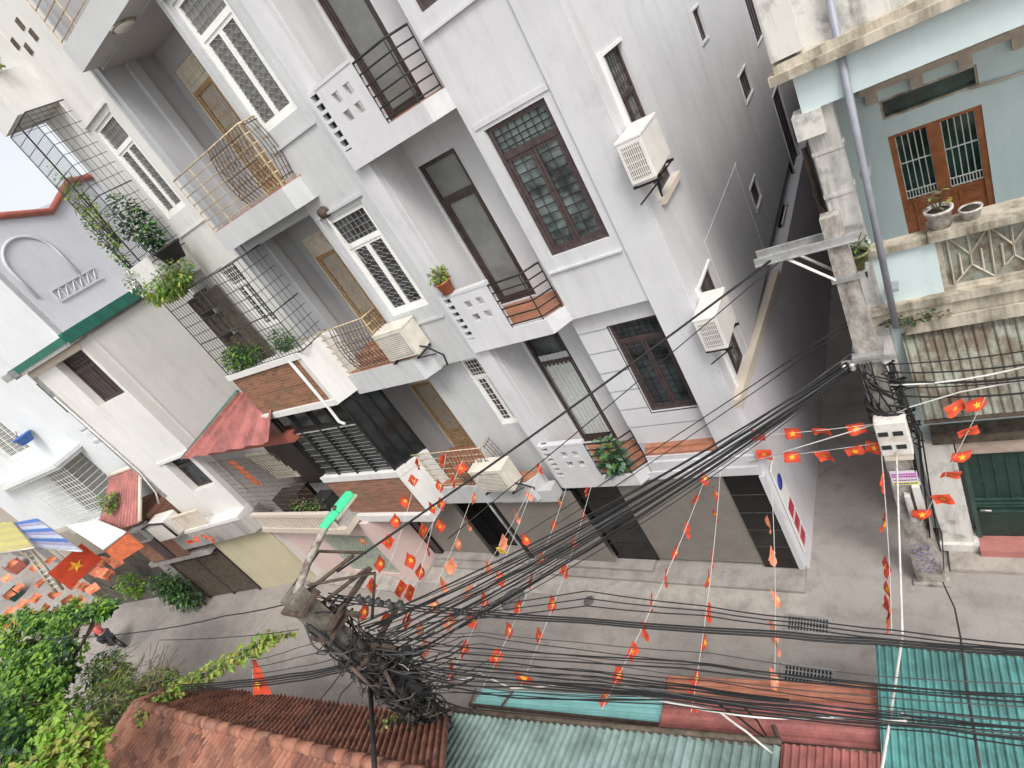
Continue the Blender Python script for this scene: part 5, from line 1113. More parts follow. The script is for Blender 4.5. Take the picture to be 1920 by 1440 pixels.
for k in range(40):
    s.m = random.choice((0,1)); x = LX+random.uniform(-.25,.3); y = LY+random.uniform(-.2,.28); z = random.uniform(4.2,6.3); s.tube([(x,y,z),(x+random.uniform(-.08,.08),y+random.uniform(-.05,.1),z-.7),(x+random.uniform(-.15,.15),y+random.uniform(-.1,.1),z-random.uniform(1.2,2.6))], random.choice((.009,.014,.02)), 5)
tag(s.build('cable_loops', [M['cable'], plain('dusty_cable',(.075,.066,.055),.9,0,.4,12), M['cable_g']], TG), kind='stuff')
s = MB()
for k in range(8):
    c = Vector((LX+random.uniform(.0,.6), LY+random.uniform(.0,.5), random.uniform(3.9,5.2))); pts = [c]
    for q in range(5): pts.append(pts[-1]+Vector((random.uniform(-.05,.16), random.uniform(-.1,.12), random.uniform(-.14,.05))))
    s.tube(pts, .006, 5)
tag(s.build('pale_cable_loops', plain('dusty_white_cable',(.36,.35,.33),.8,0,.25,9), TG), kind='stuff')
for (x, y, z, w_, h_) in ((.30,.30,4.85,.12,.1),(.42,.22,4.55,.14,.09),(.55,.35,4.7,.1,.12),(.2,.35,4.35,.14,.16),(-.1,.3,3.9,.2,.3),(.35,.1,4.05,.25,.22)): s = MB(); s.wbox(LX+x-w_/2,LX+x+w_/2,LY+y-.05,LY+y+.05,z,z+h_); s.build('junction_box', M['rubber'], TG)
SLp = thing('street_lamp', 'bright green street lamp head on a rusty arm above the weathered pole', 'street lamp', (LX,LY+.1,6.4))
h0, h1 = onx((607,988),LX), onx((655,928),LX); b0 = onx((556,1112),LX)
s = MB(); s.tube([b0-Vector((0,.12,.2)), b0, b0.lerp(h0,.5)+Vector((0,0,.02)), h0+Vector((0,0,-.02)), h0.lerp(h1,.5)], .055, 8); s.build('arm', grime('grimy_arm',(.33,.30,.26),(.10,.08,.06),.7,7), SLp)
ax = (h1-h0).normalized(); sd = Vector((1,0,0)); up = sd.cross(ax).normalized(); up = up if up.z > 0 else -up
def lampsec(mb, t0, t1, w0, w1, hb, ht):
    A0, B0 = h0.lerp(h1,t0), h0.lerp(h1,t1)
    mb.hexa([A0-sd*w0-up*hb, B0-sd*w1-up*hb, B0+sd*w1-up*hb, A0+sd*w0-up*hb, A0-sd*w0*.7+up*ht, B0-sd*w1*.7+up*ht, B0+sd*w1*.7+up*ht, A0+sd*w0*.7+up*ht])
s = MB(); lampsec(s, -.05, .45, .075, .095, .03, .05); lampsec(s, .45, 1.05, .10, .09, .03, .065); o = s.build('housing', M['green_plastic'], SLp); bv = o.modifiers.new('bevel','BEVEL'); bv.width = .02; bv.segments = 2
s = MB(); A0, B0 = h0.lerp(h1,.3), h0.lerp(h1,1.08); s.hexa([A0-sd*.085-up*.075, B0-sd*.085-up*.075, B0+sd*.085-up*.075, A0+sd*.085-up*.075, A0-sd*.095-up*.032, B0-sd*.095-up*.032, B0+sd*.095-up*.032, A0+sd*.095-up*.032]); s.build('lens', M['lens'], SLp)
s = MB(); s.lathe(h0.lerp(h1,.48)+up*.04+sd*.03, [(.035,0),(.035,.05),(.02,.06)], 10, up); s.build('photocell', M['rust'], SLp)
# ------------------------------------------------------------------ cables
random.seed(31)
def span(A, B, sag, n=14):
    A, B = Vector(A), Vector(B); return [A.lerp(B,t/n)-Vector((0,0,sag*4*(t/n)*(1-t/n))) for t in range(n+1)]
def cable(label, A, B, sag=.15, r=.011, m='cable', group=None, name='cable', cat='cable'):
    s = MB(); s.tube(span(A,B,sag), r, 5); return tag(s.build(name, M[m], loc=tuple(Vector(A))), label, cat, group)
for k in range(22):
    cable('black cable in the bundle across the lane between the two utility poles', (LX+.15+.05*(k%4), LY+.2+.05*(k%3), 4.45+.05*k), (-1.32+.03*(k%4), 7.33, 4.88+.008*k), [.02,.16,.3,.1,.22,.05,.26,.12][k%8]+.008*k, [.008,.013,.007,.010][k%4], 'cable' if k % 5 else 'cable_g', 'cables of the bundle across the lane')
cable('single thick black cable rising from the weathered pole to the steel crossarm', onx((632,1072),LX+.4), ony((1452,483),7.42), .05, .017)
cable('thinner cable just under the thick one at the steel crossarm', ony((1478,476),7.45), onx((840,1010),-6.2), .02, .008)
cable('thin black cable climbing from the shutters to the square pole above the bundle', ony((1592,602),7.5), ony((930,1035),7.0), .03, .009)
cable('second thin cable parallel below the one climbing to the square pole', ony((1590,612),7.5), ony((1040,985),7.1), .05, .008)
cable('thin grey cable running low over the lane to the square pole', ony((1600,660),7.45), ony((760,1180),3.2), .25, .010, 'cable_g')
for k in range(5): cable('dark cable crossing in front of the corrugated awning right of the square pole', (-.85,7.35,4.9-.14*k), (1.6,7.2,5.02-.16*k), .10+.05*(k%3), [.009,.012,.018,.009,.014][k], 'cable', 'cables in front of the corrugated awning')
cable('white cable crossing in front of the corrugated awning', (-.85,7.33,4.55), (1.6,7.25,5.05), .22, .014, 'cable_w')
# runs along the near side of the lane, pixel-measured then placed at their real height over the sheds
def run(label, pts, z0, z1, r, m='cable', group=None, jit=0):
    n = len(pts); P = [onz((p[0],p[1]+random.uniform(-jit,jit)), z0+(z1-z0)*i/(n-1)) for i, p in enumerate(pts)]
    q = [P[0]]
    for i in range(1, n):
        for t in (1/3, 2/3, 1): q.append(P[i-1].lerp(P[i],t)-Vector((0,0,.02*(1 if t < 1 else 0))))
    s = MB(); s.tube(q, r, 5); return tag(s.build('cable', M[m], loc=tuple(q[0])), label, 'cable', group)
for k in range(3): run('thick black cable running right over the lane from the top of the weathered pole', [(615,1112+6*k),(720,1128+5*k),(840,1140+5*k),(1100,1160+4*k),(1460,1184+5*k),(1650,1198+5*k),(1990,1222+5*k)], 6.0, 4.6, .010, group='upper pair of cables over the lane')
for k in range(3): run('thin black cable sagging above the drain grate', [(800,1150+9*k),(1100,1108+14*k),(1320,1136+9*k),(1500,1160+8*k),(1680,1182+9*k),(1990,1215+8*k)], 5.4, 4.7, .007, group='thin cables above the drain grate')
for k in range(2): run('black cable of the middle pair running right over the lane', [(760,1195+12*k),(860,1213+12*k),(1280,1240+13*k),(1600,1278+10*k),(1990,1312+10*k)], 5.0, 4.5, .009, group='middle pair of cables over the lane')
for k in range(10): run('black cable in the thick lower bundle above the shed roofs', [(770,1230+7*k),(860,1256+5*k),(970,1268+4.5*k),(1250,1290+3.5*k),(1500,1316+3.4*k),(1750,1340+3.6*k),(1990,1362+4.5*k)], 4.6, 4.3, [.007,.005,.010][k%3], 'cable' if k % 6 else 'cable_g', 'lower bundle of cables above the sheds', 7)
for k in range(7): run('thin wire fanning right from the tangle across the lane', [(790,1190+11*k),(900,1185+14*k),(1080,1200+12*k),(1330,1225+15*k),(1620,1262+14*k),(1990,1285+16*k)], 4.9, 4.4, .0055, 'cable' if k % 3 else 'cable_g', 'thin wires fanning right from the tangle', 9)
for k in range(4): run('dark cable fanning from the tangle over the blue-green awning sheet', [(830,1232+10*k),(960,1246+9*k),(1120,1262+8*k),(1290,1284+6*k),(1480,1312+4*k)], 4.7, 4.35, .009, group='cables fanning over the awning sheet', jit=3)
run('white cable looping along the lower bundle', [(860,1275),(900,1262),(960,1290),(1060,1282),(1180,1300),(1300,1325),(1420,1345),(1560,1345),(1700,1352)], 4.5, 4.35, .011, 'cable_w')
run('white cable dropping from the lower bundle to the grey-green roof', [(1285,1322),(1350,1335),(1400,1372),(1448,1412)], 4.3, 3.1, .014, 'cable_w')
run('black stay wire dropping from the lower bundle to the roof corner', [(1340,1315),(1385,1345),(1432,1382)], 4.3, 3.2, .012)
run('second stay wire beside the roof corner', [(1395,1325),(1420,1352),(1436,1378)], 4.3, 3.2, .012)
run('small white cable loop hanging under the lower bundle', [(1690,1335),(1702,1345),(1718,1352),(1712,1362),(1698,1350),(1690,1335)], 4.3, 4.3, .009, 'cable_w')
for k in range(4): run('black cable of the bundle leaving the weathered pole to the left over the tile roof', [(690,1228+6*k),(620,1252+4*k),(540,1264+5*k),(450,1276+4*k),(340,1284+4*k)], 4.9, 4.2, [.013,.016,.010,.013][k], group='bundle to the left of the pole')
run('long thin cable running left from the pole top past the scooter', [(540,1132),(420,1155),(300,1180),(150,1196),(60,1198)], 6.2, 5.6, .010)
run('thin faint cable below the long one to the left', [(560,1180),(440,1194),(300,1200)], 5.8, 5.5, .006)
for k in range(3): run('thin cable slanting left from the middle of the weathered pole', [(630,1190+22*k),(560,1214+18*k),(470,1240+12*k)], 5.3, 4.6, .006, group='thin slanting cables')
run('thin stay wire from the pole down to the tile roof', [(655,1238),(600,1312),(540,1400),(520,1440)], 5.0, 3.6, .009)
run('second stay wire right of the first down to the tile roof', [(690,1240),(640,1300),(590,1400),(575,1440)], 5.0, 3.6, .009)
s = MB(); s.tube([onz((694,1285),4.6), onz((698,1360),4.75), onz((704,1470),4.95)], .035, 8); s.tube([onz((690,1283),4.62), onz((735,1280),4.6)], .02, 5); tag(s.build('iron_post', M['black_iron'], loc=tuple(onz((694,1285),4.6))), 'thin dark iron post standing in front of the tile roof', 'post')
cable('white cable hanging straight down from the meter box', (-.98,7.08,3.5), onz((1692,1190),3.9), .0, .013, 'cable_w')
cable('white cable continuing from the meter cable over the teal roof', onz((1692,1190),3.9), onz((1648,1475),4.6), .02, .014, 'cable_w')
run('dark grey cable looping from the pole foot over the teal roof', [(1768,1092),(1790,1140),(1801,1195),(1812,1290),(1838,1440)], .3, 4.6, .012, 'cable_g')
run('grey cable down the side of the square pole', [(1720,810),(1728,900),(1766,1000),(1770,1080)], 3.4, .1, .010, 'cable_g')
s = MB(); s.tube([ony(q, 7.3) for q in ((1405,868),(1500,838),(1636,797),(1700,765),(1800,735),(1990,700))], .011, 5); tag(s.build('rope', M['cord'], loc=tuple(ony((1405,868),7.3))), 'white rope tied across the alley mouth past the meter box', 'rope')
# ------------------------------------------------------------------ flags
random.seed(77)
def flag_proto(W, H, mc, ms, seed):
    ph = seed*1.7; wv = lambda x, z: .022*sin(x*22+ph)*(.3+z/H)+.012*sin(z*30+ph*2)
    mb = MB(); nx, nz = 8, 6; vs = []; fs = []; mb.smooth = True
    for j in range(nz+1):
        for i in range(nx+1): x = -W/2+W*i/nx; z = H*j/nz; vs.append((x+.10*W*(z/H)*sin(ph), wv(x,z), -z))
    for j in range(nz):
        for i in range(nx): a = j*(nx+1)+i; fs.append((a,a+1,a+nx+2,a+nx+1))
    mb.add(vs, fs); fl = mb.build('flag', mc)
    st = MB(); R_ = H*.27; pts = []
    for k in range(10): r = R_ if k % 2 == 0 else R_*.42; a = pi/2+k*pi/5; pts.append((r*cos(a), -H/2+r*sin(a)))
    for sg in (1, -1): st.add([(0+.10*W*.5*sin(ph), wv(0,H/2)+sg*.004, -H/2)]+[(x+.10*W*(-z/H)*sin(ph), wv(x,-z)+sg*.004, z) for x, z in pts], [(0,k+1,(k+1)%10+1) for k in range(10)])
    so = st.build('star', ms, fl); return fl
protos = [flag_proto(.245,.195,M['flag'],M['star'],k) for k in range(3)]
protos_f = [flag_proto(.245,.195,M['flag_faded'],M['star_faded'],k+4) for k in range(2)]
used = set(); ORD = ['topmost','second','third','fourth','fifth','sixth','seventh','eighth','ninth','tenth','eleventh','twelfth','thirteenth','fourteenth']
def put_flag(pos, az, label, group, faded=False, scale=1.0, far=False, tilt=.35):
    src = random.choice(protos_f if faded else protos)
    if src.name not in used: used.add(src.name); o = src
    else: o = copy_thing(src)
    o.location = pos; o.rotation_euler = (random.uniform(-tilt,tilt), random.uniform(-.25,.25), az+random.uniform(-.32,.32)); o.scale = (scale,)*3
    tag(o, label, 'flag', group); return o
def flag_string(desc, A, B, flags, faded=False, sag=.12, cord=True, scale=1.0, half=None):
    A, B = Vector(A), Vector(B); az = math.atan2(B.y-A.y, B.x-A.x); pts = span(A,B,sag,40)
    if cord:
        s = MB(); s.tube(pts, .0055, 4); tag(s.build('string', M['cord'], loc=tuple(A)), 'thin string of flags '+desc, 'string', 'strings carrying the small flags')
    fl = sorted(flags, key=lambda p: p[1])
    for i, p in enumerate(fl):
        best = min(pts, key=lambda q: (proj(q)[0]-p[0])**2+(proj(q)[1]-p[1]+9)**2)
        # keep the depth of the string, take the measured place in the lane
        dep = (best-CO).dot(CF); r = ray((p[0]-6,p[1]-9)); P = CO+r*(dep/r.dot(CF))
        wh = 'topmost' if i == 0 else ('lowest' if i == len(fl)-1 else ORD[i]+' from the top')
        put_flag(P, az, ('faded' if faded else 'red')+' flag, '+wh+' '+desc, 'small flags strung over the lane', faded, scale)
NEAR = 3.3
flag_string('on the string from right shutter to rusty awning', ony((1352,862),7.42), onz((1296,1335),NEAR), [(1345,925),(1346,968),(1340,1050),(1333,1090),(1330,1152),(1325,1205),(1310,1268),(1298,1318)])
flag_string('on the string before the right black column', ony((1446,900),7.4), onz((1452,1290),NEAR), [(1447,985),(1448,1045),(1456,1128),(1455,1182),(1457,1208),(1452,1278)], True)
flag_string('on the string hanging from the square pole', ony((1652,845),7.2), onz((1672,1185),3.6), [(1658,905),(1664,985),(1669,1062),(1670,1105),(1672,1140),(1673,1168)])
flag_string('on the string passing over the small manhole', ony((1328,880),7.42), onz((1128,1330),NEAR), [(1320,900),(1307,942),(1290,995),(1272,1035),(1253,1085),(1226,1130),(1209,1187),(1185,1225),(1158,1268),(1138,1306)])
flag_string('on the string from black column to blue-green sheet', ony((1110,905),7.4), onz((975,1290),NEAR), [(1106,922),(1098,968),(1079,1020),(1058,1073),(1036,1135),(1011,1195)])
flag_string('on the string from drainpipe to tangled pole', ony((1015,865),7.3), onz((838,1280),3.8), [(1012,882),(985,1016),(936,1088),(909,1125),(883,1167),(872,1218),(848,1264)], scale=1.0)
flag_string('on the faded string beside the yellow plate', ony((1000,905),7.3), onz((795,1235),4.0), [(993,930),(970,972),(944,1020),(915,1065),(881,1115),(842,1168),(796,1217)], True, scale=1.05)
flag_string('on the string from lowest grey balcony to pole', ony((868,862),6.95), onz((690,1180),4.4), [(866,880),(852,905),(826,950),(824,990),(806,1030),(790,1072),(768,1116),(722,1166),(684,1148)], scale=1.05)
flag_string('on the string from red brick band to pole', ony((786,862),6.5), onz((700,1130),4.6), [(785,872),(773,905),(758,943),(742,978),(727,1018),(713,1058),(697,1100)], scale=1.05)
flag_string('on the middle string left of the shutters', ony((836,850),6.9), onz((752,1190),4.4), [(833,864),(825,912),(810,955),(793,1000),(767,1055),(750,1108),(763,1166)], scale=1.05)
flag_string('on the short string over the mesh window', ony((640,985),6.4), onz((700,1050),4.2), [(656,995),(680,1020)], True, cord=False)
flag_string('on the upper rope across the alley mouth', ony((1405,818),7.45), ony((1640,795),7.3), [(1425,816),(1490,812),(1545,812),(1607,804)], sag=.02)
flag_string('on the lower rope across the alley mouth', ony((1400,862),7.45), ony((1665,828),7.3), [(1437,852),(1490,856),(1546,856),(1604,848),(1645,838)], sag=.02)
flag_string('in front of the pale blue house gate', ony((1850,740),7.4), ony((1725,985),7.2), [(1836,756),(1792,765),(1818,812),(1811,856),(1790,893),(1768,936),(1735,965)], sag=.0)
flag_string('on the string left of the yellow plate', ony((905,868),6.95), onz((760,1215),4.4), [(893,935),(880,985),(862,1022),(846,1062),(830,1100),(812,1140),(790,1180)], True, scale=1.0)
flag_string('on the string right of the drainpipe', ony((1062,915),7.3), onz((905,1290),3.7), [(1052,945),(1040,990),(1018,1050),(1000,1092),(975,1140),(955,1185),(928,1235)], scale=.95)
flag_string('along the pink and ochre walls', ony((430,985),6.2), ony((545,1010),6.0), [(418,1014),(460,1006),(505,998),(535,1002),(643,990)], True, cord=False)
flag_string('over the slatted gate of the hut terrace', cp((360,1020),.8), cp((410,1015),.8), [(372,1016),(385,1012),(398,1014),(360,1022),(402,1018)], cord=False, sag=0)
# crowd of small flags far down the lane
far_px = [(18,1052),(60,1060),(8,1080),(30,1098),(88,1048),(72,1090),(108,1082),(130,1092),(150,1096),(168,1098),(122,1120),(95,1110),(140,1122),(60,1118),(80,1138),(105,1140),(35,1130),(12,1112),(48,1150),(70,1160),(28,1160),(118,1148),(138,1140),(10,1145),(184,1050),(205,1046),(214,1050),(188,1072),(200,1074),(174,1068),(96,1160),(6,1172)]
fs_ = sorted(far_px); rows = {}
for i, p in enumerate(fs_):
    z = 3.2; d = onz(p, z)
    kx = ['at the left edge','left of the grey stall counter','around the big flag','right of the big flag'][min(3,p[0]//55)]; ky = 'upper' if p[1] < 1080 else ('middle' if p[1] < 1125 else 'lower')
    put_flag(d, radians(95)+random.uniform(-.3,.3), 'distant faded flag, '+ky+' cluster '+kx, 'distant flags down the lane', True, 1.6, tilt=.5)
t = put_flag(ony((993,930),6.5), 0, 'x', None, False)
bpy.data.objects.remove(t.children[0]) if False else None
# the yellow plate and the larger flags
o = t; o.location = onz((975,1262),3.5); o['label'] = 'red flag on a stick striped by the cables above the blue-green awning sheet'; o['group'] = 'small flags strung over the lane'; o.scale = (1.5,)*3
q = ony((940,1032),6.0); y_ = MB(); y_.box(Pl(0,6.0,0), q.x-.10, q.x+.10, q.z-.09, q.z+.09, -.01, .01); yo = y_.build('plate', M['yellowp'], loc=tuple(q)); tag(yo, 'square yellow plate hanging among flags before the dark entrance between shutters', 'sign')
y2 = MB(); y2.box(Pl(0,6.0,0), q.x-.07, q.x+.07, q.z+.02, q.z+.035, .01, .013); y2.box(Pl(0,6.0,0), q.x-.07, q.x+.05, q.z-.03, q.z-.015, .01, .013); y2.build('marks', M['orange'], yo)
bf = flag_proto(1.25, 1.0, M['flag'], M['star'], 9); c = cp((146,1052),1.6); bf.name = 'large_flag'; bf.location = c+Vector((.3,-.2,.45)); bf.rotation_euler = (.25,0,radians(88)); tag(bf, 'large bright red flag with a big yellow star hung under the white canopy', 'flag')
s = MB(); pk = onz((474,1308),3.3); tp = onz((474,1236),3.75); s.tube([pk, tp], .010, 6); fp = thing('flag_pole', 'thin stick holding the red flag at the edge of the tile roof', 'pole', tuple(pk)); s.build('stick', M['steel'], fp)
s = MB(); tpx = onz((474,1240),3.85); 
A0, A1 = tp, pk.lerp(tp,.06); wv = onz((512,1308),3.28)-pk; rows_ = []
for i in range(7):
    u = i/6; a = A0.lerp(A1,u); wd = .12+.88*u; rows_.append([a, a+wv*wd*.5+Vector((0,0,.05*sin(u*7))), a+wv*wd+Vector((0,0,-.03*sin(u*5)))])
for i in range(6):
    for k in range(2): s.quad(rows_[i][k], rows_[i][k+1], rows_[i+1][k+1], rows_[i+1][k])
s.smooth = True; fo = s.build('flag', M['flag'], loc=tuple(pk)); tag(fo, 'drooping red flag on a thin stick at the edge of the tile roof', 'flag'); fo.modifiers.new('thick','SOLIDIFY').thickness = .004
s = MB(); c = A0.lerp(A1,.72)+wv*.36+Vector((.02,-.02,.07)); vv = (A0-A1).normalized(); wn = wv.normalized(); s.add([c]+[c+(wn*cos(k*pi/5)+vv*sin(k*pi/5))*(.11*(1 if k%2==0 else .42)) for k in range(10)], [(0,k+1,(k+1)%10+1) for k in range(10)]); s.build('star', M['star'], fo)
# ------------------------------------------------------------------ trees and vines
random.seed(99)
def tree(name, label, base, clumps, mats, size, dens, group=None):
    t = thing(name, label, 'tree', base, group); s = MB(); b = Vector(base)
    top = sum((Vector(c) for c, r, n in clumps), Vector())/len(clumps); fork = b.lerp(Vector((top.x,top.y,top.z*.55)), .6)
    s.tube([b, b.lerp(fork,.5)+Vector((.1,.05,0)), fork], [.22,.18,.15], 10)
    for c, r, n in clumps:
        c = Vector(c); mid = fork.lerp(c,.55)+Vector((random.uniform(-.3,.3),random.uniform(-.3,.3),.2)); s.tube([fork, mid, c], [.10,.06,.025], 7)
        for k in range(4): e = c+Vector((random.uniform(-1,1),random.uniform(-1,1),random.uniform(-.4,.7)))*r*.8; s.tube([mid.lerp(c,.6), c.lerp(e,.5)+Vector((0,0,.08)), e], [.035,.02,.008], 5)
    s.build('trunk', M['bark'], t); s = MB()
    for c, r, n in clumps:
        # sub-clumps give gaps and an uneven outline
        subs = [(Vector(c)+Vector((random.gauss(0,.5),random.gauss(0,.5),random.gauss(0,.38)))*r, r*random.uniform(.22,.5)) for _ in range(14)]
        for sc, sr in subs:
            mi = random.choices(range(len(mats)), [6,4,1][:len(mats)])[0]
            for i in range(int(n*dens/14)): s.m = mi if random.random() < .6 else random.randrange(len(mats)); leaf_cluster(s, sc, (sr,sr,sr*.7), 1, size, droop=.7, flat=1.0)
    s.build('crown', mats, t); return t
cl = lambda px, z, r, n: (tuple(onz(px,z)), r, n)
tree('leafy_tree', 'large bright green tree filling the lower left corner', tuple(onz((-60,1420),0).xy)+(0,), [cl((55,1205),4.6,.9,900),cl((65,1270),5.0,.75,900),cl((30,1180),4.4,.7,600),cl((125,1155),5.0,.35,350),cl((10,1300),5.0,1.2,1000),cl((95,1185),4.6,.55,600),cl((165,1150),5.6,.26,200),cl((195,1140),5.6,.2,150),cl((70,1245),4.4,.65,600),cl((50,1330),5.0,.85,900),cl((15,1410),5.2,1.0,900),cl((85,1400),4.8,.6,600)], [M['leaf_b'],M['leaf'],M['leaf_d']], .135, 1.9)
tree('small_tree', 'yellow-green young tree at the bottom edge left of the tile roof', tuple(onz((140,1480),0).xy)+(0,), [cl((105,1415),5.6,.50,620),cl((150,1405),5.6,.3,420),cl((70,1450),5.6,.5,500)], [M['leaf_b'],M['leaf_y'],M['leaf_b']], .12, 2.2)
def thicket(label, px, z, r, n, mats, size, tw):
    c = onz(px, z); t = thing('thicket', label, 'shrub', (c.x,c.y,0)); s = MB()
    for i in range(n): s.m = random.randrange(len(mats)); leaf_cluster(s, c, r, 1, size, droop=.5, flat=.35)
    s.build('leaves', mats, t); s = MB()
    for k in range(tw):
        p = c+Vector((random.uniform(-1,1)*r[0],random.uniform(-1,1)*r[1],random.uniform(-.9,.3)*r[2])); s.tube([p, p+Vector((random.uniform(-.4,.4),random.uniform(-.4,.4),random.uniform(.1,.45))), p+Vector((random.uniform(-.8,.8),random.uniform(-.8,.8),random.uniform(.0,.5)))], .008, 4)
    s.tube([(c.x,c.y,0),(c.x+.05,c.y,c.z*.5),tuple(c)], [.07,.05,.02], 6); s.build('twigs', M['dry'], t); return t
thicket('dry straw-coloured tangle of twigs between the big tree and the tile roof', (215,1335), 3.7, (1.3,.75,.75), 1500, [M['dry'],M['leaf_y'],M['leaf']], .19, 160)
thicket('dark green grassy shrub behind the dry twigs by the lane', (200,1262), 2.6, (1.1,.55,.55), 900, [M['leaf'],M['leaf_d'],M['leaf_b']], .2, 30)
thicket('green grassy shrub at the left end of the tile roof', (300,1290), 3.3, (.75,.45,.4), 700, [M['leaf'],M['leaf_y'],M['dry']], .16, 40)
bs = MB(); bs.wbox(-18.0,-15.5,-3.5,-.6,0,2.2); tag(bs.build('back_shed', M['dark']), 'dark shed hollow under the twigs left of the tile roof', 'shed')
vt = thing('vine', 'yellow-green vine creeping along the cable from the tile roof towards the pole', 'vine', tuple(onz((330,1300),3.6))); s = MB(); tw = MB(); vpx = [(262,1345),(300,1315),(345,1282),(395,1258),(440,1232),(480,1212),(505,1195),(545,1188)]; zs = [4.3,4.1,4.0,4.1,4.2,4.3,4.4,4.4]; pts = [onz(p,z) for p, z in zip(vpx,zs)]
tw.tube(pts, .02, 5)
for i in range(len(pts)-1):
    n = [150,170,190,170,130,170,40][i]
    for k in range(n): s.m = random.choice((0,0,1,2)); leaf_cluster(s, pts[i].lerp(pts[i+1],random.random()), (.17,.17,.15) if i < 6 else (.06,.06,.05), 1, .11, droop=.9)
s.build('leaves', [M['leaf_y'],M['leaf_b'],M['leaf']], vt); tw.build('stem', M['bark'], vt)
# ------------------------------------------------------------------ motorbikes and rider
def motorbike(label, x, y, az, body_m):
    t = thing('motorbike', label, 'motorbike', (0,0,0)); 
    for nm, xx in (('wheel',-.62),('wheel',.62)):
        s = MB(); s.tube([(xx+.25*cos(k*pi/12),0,.28+.25*sin(k*pi/12)) for k in range(25)], .045, 8); w_ = s.build(nm, M['rubber'], t)
        s = MB(); s.lathe((xx,-.03,.28), [(.05,0),(.05,.06)], 12, (0,1,0))
        for k in range(6): s.bar((xx,0,.28), (xx+.22*cos(k*pi/3),0,.28+.22*sin(k*pi/3)), .01)
        s.build('rim', M['chrome'], w_)
    s = MB(); P = Pl(0,0,0)
    s.slab([(-.45,-.09,.34),(.30,-.09,.30),(.42,-.09,.55),(.58,-.09,.92),(.46,-.09,.95),(.24,-.09,.50),(-.1,-.09,.52),(-.35,-.09,.72),(-.80,-.09,.80),(-.82,-.09,.70)], (0,.18,0)); o = s.build('body', body_m, t); bv = o.modifiers.new('b','BEVEL'); bv.width = .03; bv.segments = 2
    s = MB(); s.slab([(-.80,-.11,.78),(-.1,-.11,.66),(-.06,-.11,.74),(-.30,-.11,.80),(-.78,-.11,.87)], (0,.22,0)); o = s.build('seat', M['rubber'], t); bv = o.modifiers.new('b','BEVEL'); bv.width = .03; bv.segments = 2
    s = MB(); s.tube([(.48,0,.95),(.62,0,.28)], .03, 6); s.tube([(.40,-.32,1.02),(.48,-.1,.98),(.48,.1,.98),(.40,.32,1.02)], .016, 6)
    for sy in (-1,1): s.tube([(.44,sy*.25,1.02),(.46,sy*.30,1.2)], .008, 4); s.lathe((.46,sy*.30,1.22), [(.05,0),(.05,.02)], 10, (1,0,0))
    s.build('handlebar', M['black_iron'], t)
    s = MB(); s.lathe((.56,0,.86), [(.09,0),(.08,.05),(.03,.06)], 12, (1,0,0)); s.build('headlight', M['white'], t)
    s = MB(); s.tube([(-.1,.14,.25),(-.5,.15,.27),(-.85,.15,.33)], [.03,.04,.05], 8); s.build('exhaust', M['chrome'], t)
    t.location = (x,y,0); t.rotation_euler = (0,0,az); return t
bp = onz((222,1212),0); motorbike('dark motorbike ridden away down the lane beside the big tree', bp.x, bp.y, radians(186), M['rubber'])
b2 = onz((268,1118),0); motorbike('pale dusty motorbike parked by the hedge at the slatted gate', b2.x, b2.y, radians(200), M['ac_w'])
b3 = onz((240,1105),0); motorbike('dark motorbike parked behind the pale dusty one', b3.x-.4, b3.y+.3, radians(215), M['rubber'])
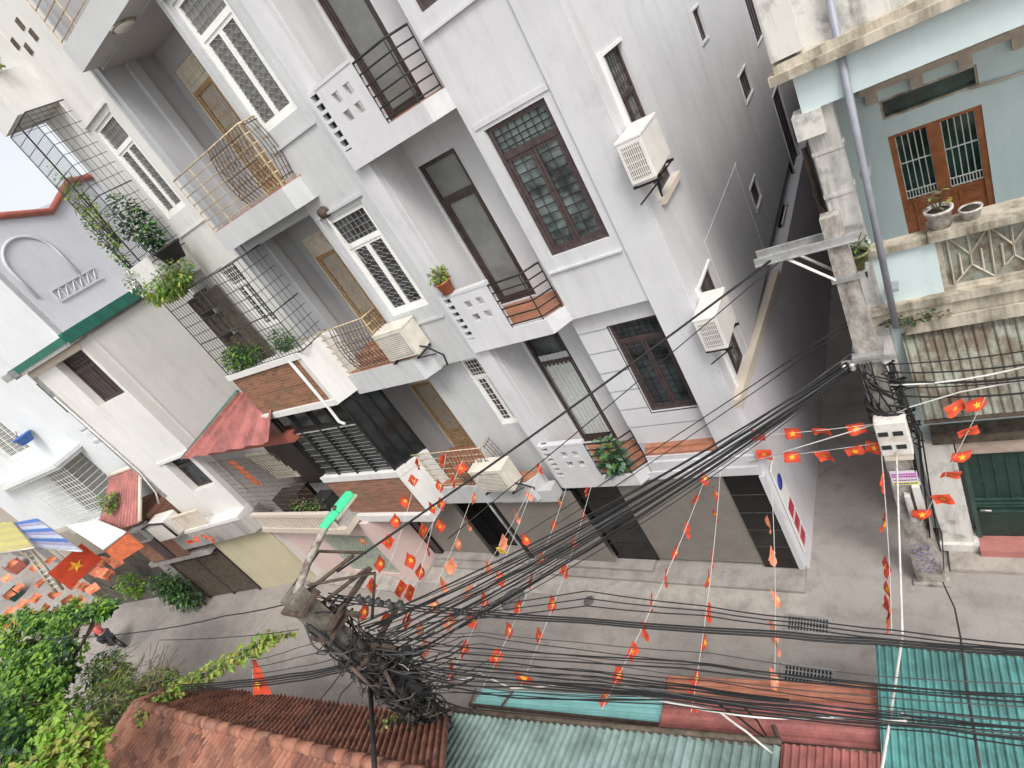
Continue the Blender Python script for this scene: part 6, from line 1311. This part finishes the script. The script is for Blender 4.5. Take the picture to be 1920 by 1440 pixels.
def rider(label, x, y, az):
    t = thing('person', label, 'person', (0,0,0))
    def skin(name, verts, edges, m, root=0):
        me = bpy.data.meshes.new(name); me.from_pydata([v[:3] for v in verts], edges, []); o = bpy.data.objects.new(name, me); COL.objects.link(o); o.parent = t; me.materials.append(m)
        md = o.modifiers.new('skin','SKIN'); sub = o.modifiers.new('sub','SUBSURF'); sub.levels = sub.render_levels = 1
        for i, v in enumerate(verts): me.skin_vertices[0].data[i].radius = v[3] if isinstance(v[3], tuple) else (v[3],)*2
        me.skin_vertices[0].data[root].use_root = True; ROOTLOC[o.name] = Vector(); return o
    body = [(-.30,0,.88,.14),(-.26,0,1.05,.13),(-.18,0,1.28,.15),(-.13,0,1.40,.10),(-.10,0,1.47,.055),(-.06,0,1.56,.09),(-.04,0,1.68,.095)]
    e = [(i,i+1) for i in range(6)]
    for sy in (-1,1):
        n = len(body); body += [(-.15,sy*.19,1.37,.065),(.10,sy*.27,1.20,.045),(.36,sy*.27,1.04,.036),(.42,sy*.27,1.03,.038)]; e += [(3,n),(n,n+1),(n+1,n+2),(n+2,n+3)]
        for f in range(4): body.append((.46+.01*f,sy*(.24+.02*f),1.00,.012)); e.append((n+3,n+4+f))
        n = len(body); body += [(-.28,sy*.11,.86,.11),(.12,sy*.17,.80,.085),(.08,sy*.16,.42,.055),(.20,sy*.16,.36,.04)]; e += [(0,n),(n,n+1),(n+1,n+2),(n+2,n+3)]
    bo = skin('body', body, e, M['skin'])
    sh = [(-.29,0,.98,.155),(-.25,0,1.12,.15),(-.18,0,1.29,.165),(-.13,0,1.40,.115)]; e2 = [(0,1),(1,2),(2,3)]
    for sy in (-1,1): n = len(sh); sh += [(-.15,sy*.20,1.37,.08),(.02,sy*.25,1.25,.065)]; e2 += [(3,n),(n,n+1)]
    skin('shirt', sh, e2, M['red_cloth'])
    tr = [(-.29,0,.90,.155)]; e3 = []
    for sy in (-1,1): n = len(tr); tr += [(-.27,sy*.11,.87,.125),(.13,sy*.17,.81,.10),(.08,sy*.16,.47,.07)]; e3 += [(0,n),(n,n+1),(n+1,n+2)]
    skin('trousers', tr, e3, M['dark_cloth'])
    s = MB(); s.blob((-.05,0,1.69), (.145,.13,.13), 14); s.wbox(.03,.13,-.09,.09,1.67,1.69); s.build('helmet', M['helmet'], t)
    s = MB(); s.blob((.045,0,1.60),(.018,.016,.022),6)
    for sy in (-1,1): s.blob((.036,sy*.033,1.625),(.010,.012,.008),6); s.blob((-.05,sy*.095,1.61),(.02,.012,.03),6)
    s.blob((.038,0,1.555),(.008,.024,.007),6); s.build('face', M['skin'], t)
    t.location = (x,y,0); t.rotation_euler = (0,0,az); return t
rider('rider in a red shirt and dark helmet sitting on the dark motorbike in the lane', bp.x, bp.y, radians(186))
# ------------------------------------------------------------------ light
W = bpy.data.worlds.new('World'); SC.world = W; W.use_nodes = True; t = W.node_tree; bg = t.nodes['Background']
sk = t.nodes.new('ShaderNodeTexSky'); sk.sky_type = 'NISHITA'; sk.sun_disc = False; EL, AZ = radians(52), radians(132)
sk.sun_elevation = EL; sk.sun_rotation = AZ; sk.air_density = 1.0; sk.dust_density = 4.0; sk.ozone_density = 1.0
hs = t.nodes.new('ShaderNodeHueSaturation'); hs.inputs['Saturation'].default_value = .22; t.links.new(sk.outputs[0], hs.inputs['Color']); t.links.new(hs.outputs[0], bg.inputs['Color']); bg.inputs['Strength'].default_value = .15
sl = bpy.data.lights.new('sun','SUN'); sl.energy = 1.15; sl.angle = radians(18); sl.color = (1,.96,.90); so = bpy.data.objects.new('sun', sl); COL.objects.link(so)
# towards the sun: behind the camera and a little to the left
sd_ = Vector((sin(AZ)*cos(EL), cos(AZ)*cos(EL), sin(EL))); so.rotation_euler = sd_.to_track_quat('Z','Y').to_euler()
vs = SC.view_settings; vs.view_transform = 'Standard'; vs.look = 'None'; vs.gamma = 1; vs.exposure = .68
SC.render.resolution_x = 1024; SC.render.resolution_y = 768
SC.cycles.max_bounces = 10; SC.cycles.diffuse_bounces = 8
